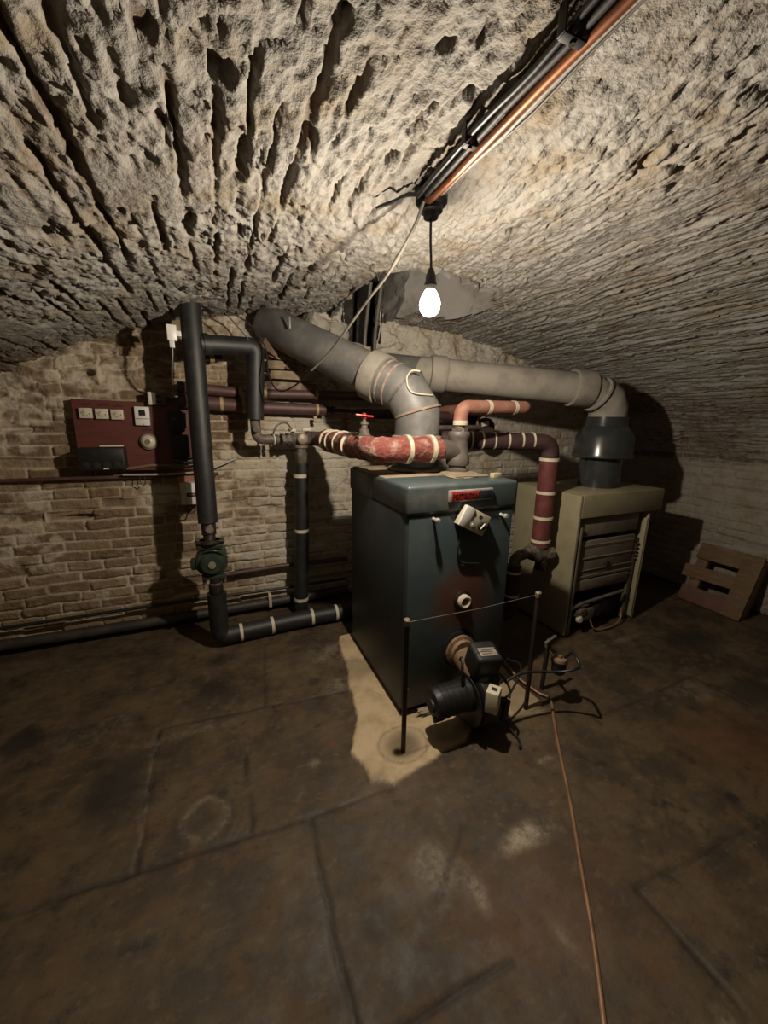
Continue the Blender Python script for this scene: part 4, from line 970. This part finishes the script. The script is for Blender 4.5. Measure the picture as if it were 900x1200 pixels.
T = thing('draught_hood', 'glossy dark flared draught hood on top of the beige boiler', 'hood', (2.665, 2.06, 1.03))
MB().lathe([(.13, 1.034), (.142, 1.034), (.142, 1.29), (.13, 1.29)], (2.665, 2.06, 0), seg=44).build('lower_pipe', 'hood', T)
MB().lathe([(.135, 1.262), (.205, 1.255), (.208, 1.262), (.200, 1.285), (.196, 1.40), (.150, 1.475), (.140, 1.48), (.140, 1.545), (.125, 1.545), (.125, 1.48), (.18, 1.39), (.185, 1.29)], (2.665, 2.06, 0), seg=44).build('flared_shell', 'hood', T)

# ---- pallet -------------------------------------------------------------------------------------
T = thing('wooden_pallet', 'broken wooden pallet leaning against the right wall', 'pallet', (3.72, 1.67, 0))
pu = V((.19, 0, .5)).normalized(); pn = V((-.5, 0, .19)).normalized()          # up along the leaning face, out of it
RP = Matrix((V((0, 1, 0)), -pn, pu)).transposed()
p0 = V((3.675, 1.45, -.005))
def pslat(y0, y1, u0, u1, th, m_, nm, dn=0.0, tilt=0.0):
    c = p0 + V((0, (y0+y1)/2, 0)) + pu*((u0+u1)/2) + pn*(-th/2-dn)
    return MB().box(c, (y1-y0, th, u1-u0), RP @ Matrix.Rotation(tilt, 3, 'Y'), .003).build(nm, m_, T)
pslat(.0, .13, 0, .535, .022, 'pallet', 'upright_board')
pslat(.12, .445, .395, .535, .022, 'pallet', 'slat', .002)
pslat(.12, .50, .215, .325, .022, 'pallet', 'slat', .004, .02)
lab(pslat(.12, .46, .005, .14, .022, 'pallet_red', 'slat', .002, -.01), 'reddish bottom slat')
pslat(.0, .09, .02, .52, .085, 'pallet', 'rear_block', .024)
pslat(.36, .44, .02, .52, .06, 'pallet', 'rear_block', .03)

# ---- electrical backboard on the left ---------------------------------------------------------------
YB = 2.985
T = thing('backboard', 'red-brown painted wooden backboard fixed to the brick wall behind the tall black pipe', 'board', (-.46, YB+.02, 1.38))
MB().prism([(-.80, 1.165), (-.03, 1.145), (-.03, 1.585), (-.79, 1.603)], 0, .035, .003)
def board(poly, y0, y1, nm, m_, par):
    mb = MB(); bm = bmesh.new()
    a = [bm.verts.new((x, y0, z)) for x, z in poly]; b = [bm.verts.new((x, y1, z)) for x, z in poly]
    n = len(poly); bm.faces.new(a); bm.faces.new(b[::-1])
    for i in range(n): bm.faces.new((a[i], b[i], b[(i+1) % n], a[(i+1) % n]))
    bmesh.ops.recalc_face_normals(bm, faces=bm.faces)
    bmesh.ops.bevel(bm, geom=list(bm.edges), offset=.002, segments=1, affect='EDGES')
    mb._add(bm); return mb.build(nm, m_, par)
board([(-.795, 1.165), (-.06, 1.150), (-.06, 1.585), (-.785, 1.604)], YB, YB+.055, 'panel', 'wood_ply', T)
MB().tube([(-.545, YB-.006, 1.172), (-.40, YB-.006, 1.19), (-.30, YB-.006, 1.186), (-.20, YB-.006, 1.17)], .009, 8).build('lower_lip', 'wood', T)
mk = MB()
for (x, z) in ((-.705, 1.574), (-.625, 1.572), (-.548, 1.568), (-.402, 1.420)):
    mk.tube([(x-.026+.0058*k, YB-.001, z+.009*(-1)**k*(.5+.5*math.sin(k*2.3))) for k in range(10)], .0016, 5)
mk.build('marker_scribble', 'ink', T)
def rocker(x, z, lb):
    T = thing('light_switch', lb, 'switch', (x, YB, z), 'switches in a row on the backboard')
    MB().box((x, YB-.013, z), (.066, .026, .062), bev=.004).build('plate', 'cream_plastic', T)
    MB().box((x, YB-.028, z), (.022, .006, .030), Matrix.Rotation(.5, 3, 'Y'), .002).build('rocker', 'cream_plastic', T)
    MB().lathe([(0, 0), (.003, 0), (.003, .002), (0, .002)], (x+.020, YB-.026, z-.004), (0, -1, 0), 10).lathe([(0, 0), (.003, 0), (.003, .002), (0, .002)], (x-.020, YB-.026, z+.004), (0, -1, 0), 10).build('screw', 'dark_metal', T)
    MB().tube([(x-.012, YB-.0265, z+.012), (x+.004, YB-.0265, z-.004), (x+.010, YB-.0265, z-.014)], .003, 6).build('toggle', 'brass', T)
rocker(-.715, 1.520, 'leftmost of the three cream switches on the red-brown board')
rocker(-.633, 1.517, 'middle of the three cream switches on the red-brown board')
rocker(-.553, 1.514, 'rightmost of the three cream switches, nearest the white thermostat')
T = thing('thermostat', 'white wall thermostat with dark screen on the red-brown board', 'thermostat', (-.418, YB, 1.51))
MB().box((-.418, YB-.015, 1.507), (.082, .030, .118), Matrix.Rotation(.03, 3, 'Y'), .006).build('case', 'white_plastic', T)
MB().box((-.416, YB-.0305, 1.528), (.036, .004, .036), None, .001).build('screen', 'screen', T)
MB().box((-.417, YB-.0305, 1.490), (.074, .003, .003), None).build('flap_line', 'ink', T)
MB().lathe([(0, 0), (.003, 0), (.003, .002), (0, .002)], (-.415, YB-.030, 1.456), (0, -1, 0), 10).build('indicator', 'ink', T)
T = thing('round_switch', 'old round brass-rimmed switch below the white thermostat', 'switch', (-.400, YB, 1.345))
MB().lathe([(0, 0), (.052, 0), (.054, .012), (.050, .020), (0, .020)], (-.400, YB, 1.345), (0, -1, 0), 36).build('rim', 'brass', T)
MB().lathe([(0, .018), (.040, .018), (.042, .028), (.032, .042), (.016, .048), (0, .048)], (-.402, YB, 1.345), (0, -1, 0), 32).build('dome', 'cream_plastic', T)
MB().lathe([(.010, .046), (.017, .046), (.016, .051), (.010, .051)], (-.402, YB, 1.345), (0, -1, 0), 20).lathe([(0, .047), (.006, .047), (.005, .058), (0, .060)], (-.402, YB, 1.343), (.2, -1, .2), 14).build('toggle', 'brass', T)
T = thing('fuse_box', 'black box with four round knockouts at the lower left of the board', 'box', (-.66, YB, 1.25))
MB().box((-.655, YB-.04, 1.245), (.245, .10, .135), bev=.010).build('case', 'black_plastic', T)
MB().box((-.655, YB-.088, 1.262), (.225, .008, .085), bev=.003).build('lid', 'black_paint', T)
for k in range(4): MB().lathe([(.012, 0), (.021, 0), (.021, .006), (.012, .007)], (-.735+.052*k, YB-.09, 1.210), (0, -1, 0), 20).lathe([(0, 0), (.012, 0), (.012, .003), (0, .003)], (-.735+.052*k, YB-.09, 1.210), (0, -1, 0), 16).build('knockout', 'black_plastic', T)
bm = bmesh.new(); vs = [bm.verts.new(p) for p in ((-.652, YB-.0935, 1.182), (-.622, YB-.0935, 1.182), (-.637, YB-.0935, 1.207))]; vt = [bm.verts.new(v.co+V((0, .002, 0))) for v in vs]
bm.faces.new(vs); bm.faces.new(vt[::-1])
for i in range(3): bm.faces.new((vs[i], vt[i], vt[(i+1) % 3], vs[(i+1) % 3]))
MB()._add(bm).build('warning_triangle', 'white_plastic', T)
MB().box((-.60, YB-.045, 1.322), (.125, .02, .007), None, .001).build('paper_edge', 'white_plastic', T)
T = thing('socket_box', 'small grey steel box with two slots above the right of the board', 'socket', (-.335, YB+.02, 1.62))
MB().box((-.322, YB-.005, 1.617), (.095, .075, .078), bev=.006).build('case', 'iron_grey', T)
MB().box((-.360, YB-.046, 1.617), (.020, .008, .080), None, .002).build('side_flange', 'cream_plastic', T)
for z in (1.632, 1.598): MB().box((-.312, YB-.0435, z), (.030, .003, .014), None, .001).build('slot', 'black_plastic', T)
T = thing('relay_box', 'black relay box on the right of the board, half hidden by the tall pipe', 'box', (-.235, YB, 1.48))
MB().box((-.225, YB-.045, 1.475), (.095, .09, .130), bev=.008).build('case', 'black_plastic', T)
MB().box((-.168, YB-.035, 1.485), (.014, .05, .09), None, .003).build('side_plate', 'olive_dull', T)
MB().box((-.235, YB-.0915, 1.492), (.022, .003, .012), None, .001).build('label', 'grey_post', T)
T = thing('relay_box', 'lower black box hung on the board under the relay box', 'box', (-.21, YB, 1.30))
MB().box((-.215, YB-.04, 1.315), (.105, .08, .150), bev=.008).build('case', 'black_plastic', T)
MB().lathe([(0, 0), (.012, 0), (.012, .02), (0, .02)], (-.195, YB-.06, 1.24), (0, 0, -1), 14).build('cable_gland', 'black_plastic', T)
for k, (z, yy) in enumerate(((1.235, .03), (1.215, .035), (1.20, .028), (1.188, .04))):
    P = smooth_path([(-.27, YB-yy, z+.01), (-.20, YB-yy-.01, z), (-.13, YB-yy, z+.006), (-.06, YB-.02, z+.012)], 5)
    o = MB().tube(P, .005, 8).build('loose_wire', 'grey_cable' if k % 2 else 'black_cable', loc=P[0])
    tag(o, ('uppermost', 'second', 'third', 'lowest')[k]+' of the four loose wires under the black boxes on the board', 'wire', 'loose wires on the board')
o = MB().tube(smooth_path([(-.57, YB-.012, 1.134), (-.40, YB-.01, 1.128), (-.25, YB-.01, 1.128), (-.17, YB-.012, 1.132), (-.11, YB-.03, 1.142), (-.04, YB-.02, 1.158), (.05, YB, 1.19), (.13, 3.02, 1.22)], 6), .0075, 10).build('conduit', 'white_cable', loc=(-.25, YB, 1.13)); tag(o, 'pale conduit running along under the red-brown board', 'conduit')
o = MB().tube([(-1.62, 3.015, 1.118), (-.85, 3.012, 1.118), (-.2, 3.012, 1.110), (.0, 3.012, 1.112)], .012, 10).build('dark_conduit', 'brown_pipe', loc=(-.85, 3.01, 1.118)); tag(o, 'dark conduit along the brick wall level with the bottom of the board', 'conduit')
P = smooth_path([(-.475, YB-.01, 1.128), (-.478, YB-.012, 1.09), (-.465, YB-.01, 1.06), (-.45, YB-.01, 1.075), (-.452, YB-.01, 1.125)], 5)
o = MB().tube(P, .003, 6).build('wire_end', 'black_cable', loc=P[0]); tag(o, 'black wire ends hanging from the conduit under the board', 'wire')
T = thing('small_backboard', 'small red-brown board below the main board, behind the tall black pipe', 'board', (-.17, YB+.02, 1.03))
board([(-.262, 1.108), (-.10, 1.108), (-.10, .93), (-.245, .93)], YB, YB+.05, 'panel', 'salmon_lag', T)
T = thing('isolator_switch', 'white isolator box with dark window on the small board by the pipe', 'switch', (-.185, YB, 1.0))
MB().box((-.187, YB-.035, .995), (.115, .07, .150), bev=.005).build('case', 'cream_plastic', T)
MB().box((-.168, YB-.0725, .995), (.080, .008, .146), None, .003).build('cover', 'white_plastic', T)
MB().box((-.178, YB-.0775, .990), (.060, .006, .026), None, .002).build('window', 'black_plastic', T)
MB().box((-.176, YB-.082, .991), (.032, .005, .010), None, .001).build('toggle', 'label_paper', T)
MB().tube(smooth_path([(-.17, YB-.03, .925), (-.20, YB-.03, .885), (-.215, YB-.03, .86), (-.18, YB-.03, .855), (-.165, YB-.03, .89), (-.16, YB-.03, .93)], 5), .004, 8).build('tail_wire', 'black_cable', T)

# ---- loose masonry and wood in the broken corner above the wall pipes -------------------------------
def lump(nm, lb, cat, c, s, m_, rot=(0, 0, 0), seed=1, rough=.16):
    R_ = Matrix.Rotation(rot[2], 3, 'Z') @ Matrix.Rotation(rot[1], 3, 'Y') @ Matrix.Rotation(rot[0], 3, 'X')
    o = MB().blob(c, s, R_, rough, seed=seed).build(nm, m_, loc=V(c)-V((0, 0, s[2]/2)))
    return tag(o, lb, cat)
lump('loose_brick', 'long pale brick on the ledge just above the upper brown pipe', 'brick', (.545, 2.97, 1.800), (.36, .14, .062), 'loose_brick', seed=3, rough=.08)
lump('loose_brick', 'dark mortar-smeared brick lowest in the broken ledge, left of the slanting flue', 'brick', (.56, 3.0, 1.725), (.46, .12, .07), 'loose_brick_dark', seed=4, rough=.08)
lump('loose_brick', 'short square brick on the ledge beside the black elbow pipe', 'brick', (.425, 2.97, 1.865), (.13, .13, .065), 'loose_brick', (0, 0, .1), seed=5, rough=.1)
lump('loose_brick', 'rounded brown brick at the right end of the ledge under the flue', 'brick', (.565, 2.98, 1.86), (.16, .13, .055), 'loose_brick_dark', (0, .1, 0), seed=6, rough=.12)
lump('loose_brick', 'thin broken brick lying on top of the ledge under the flue', 'brick', (.48, 2.99, 1.918), (.20, .12, .04), 'loose_brick', (0, .2, 0), seed=8, rough=.12)
o = MB().box((.385, 2.93, 1.985), (.13, .10, .085), Matrix.Rotation(.5, 3, 'Y') @ Matrix.Rotation(.4, 3, 'Z'), .004).build('wood_wedge', 'wood', loc=(.385, 2.93, 1.95)); tag(o, 'brown wooden wedge jammed under the top of the slanting flue', 'wedge')
lump('rubble_stone', 'grey brick end jammed between the slanting flue and the vault', 'stone', (.70, 2.88, 2.13), (.17, .16, .12), 'stone', (0, .3, .4), 9)
lump('rubble_stone', 'rounded grey stone left of the broken flue opening', 'stone', (.86, 2.94, 2.10), (.16, .16, .15), 'stone', (0, 0, .2), 11, .22)
lump('rubble_stone', 'low grey stone under the broken flue opening, right of the other stones', 'stone', (.98, 2.97, 2.0), (.22, .14, .12), 'stone', (0, .1, 0), 13, .22)
for k, (x, lb) in enumerate(((1.085, 'left of two thin upright pipes below the broken flue opening'), (1.165, 'right of two thin upright pipes below the broken flue opening'))):
    T = thing('upright_pipe', lb, 'pipe', (x, 2.93, 1.85), 'upright pipes at the flue opening')
    MB().tube([(x, 2.93, 1.75), (x, 2.92, 2.12), (x-.02, 2.75, 2.42)], .013, 12, .05).build('tube', 'grey_cable', T)
    if k == 0: MB().box((x+.01, 2.912, 2.02), (.05, .012, .03), None, .003).build('tan_tag', 'band_tan', T)
    else: MB().box((x+.01, 2.90, 2.20), (.04, .012, .028), None, .003).build('red_tag', 'red_lag', T)

# ------------------------------------------------------------------ light and camera
ld = bpy.data.lights.new('bulb_light', 'POINT'); ld.energy = 1.0; ld.shadow_soft_size = .022; ld.color = (1.0, .87, .70)
ld.use_nodes = True
nt = ld.node_tree; em = nt.nodes['Emission']
fo = nt.nodes.new('ShaderNodeLightFalloff'); fo.inputs['Strength'].default_value = 124.0; fo.inputs['Smooth'].default_value = 0.6
nt.links.new(fo.outputs['Quadratic'], em.inputs['Strength'])
lo = bpy.data.objects.new('bulb_light', ld); C.objects.link(lo); lo.location = (BX, BY, 1.908)

w = bpy.data.worlds.new('cellar_dark'); bpy.context.scene.world = w; w.use_nodes = True
w.node_tree.nodes['Background'].inputs[0].default_value = (0, 0, 0, 1)

cd = bpy.data.cameras.new('camera'); cam = bpy.data.objects.new('camera', cd); C.objects.link(cam)
cd.sensor_fit = 'VERTICAL'; cd.sensor_height = 36.0; cd.sensor_width = 27.0; cd.lens = 36*455/1200; cd.clip_start = .02
Rm = Matrix(((.919497, .078975, -.385082), (-.392894, .216092, -.893834), (.012622, .973174, .229725))).to_4x4()
cam.matrix_world = Matrix.Translation((0, 0, 1.5)) @ Rm
sc = bpy.context.scene
sc.camera = cam
sc.view_settings.view_transform = 'Standard'
sc.view_settings.look = 'None'
sc.view_settings.gamma = 1.0
sc.view_settings.use_curve_mapping = False
sc.view_settings.exposure = 0.0
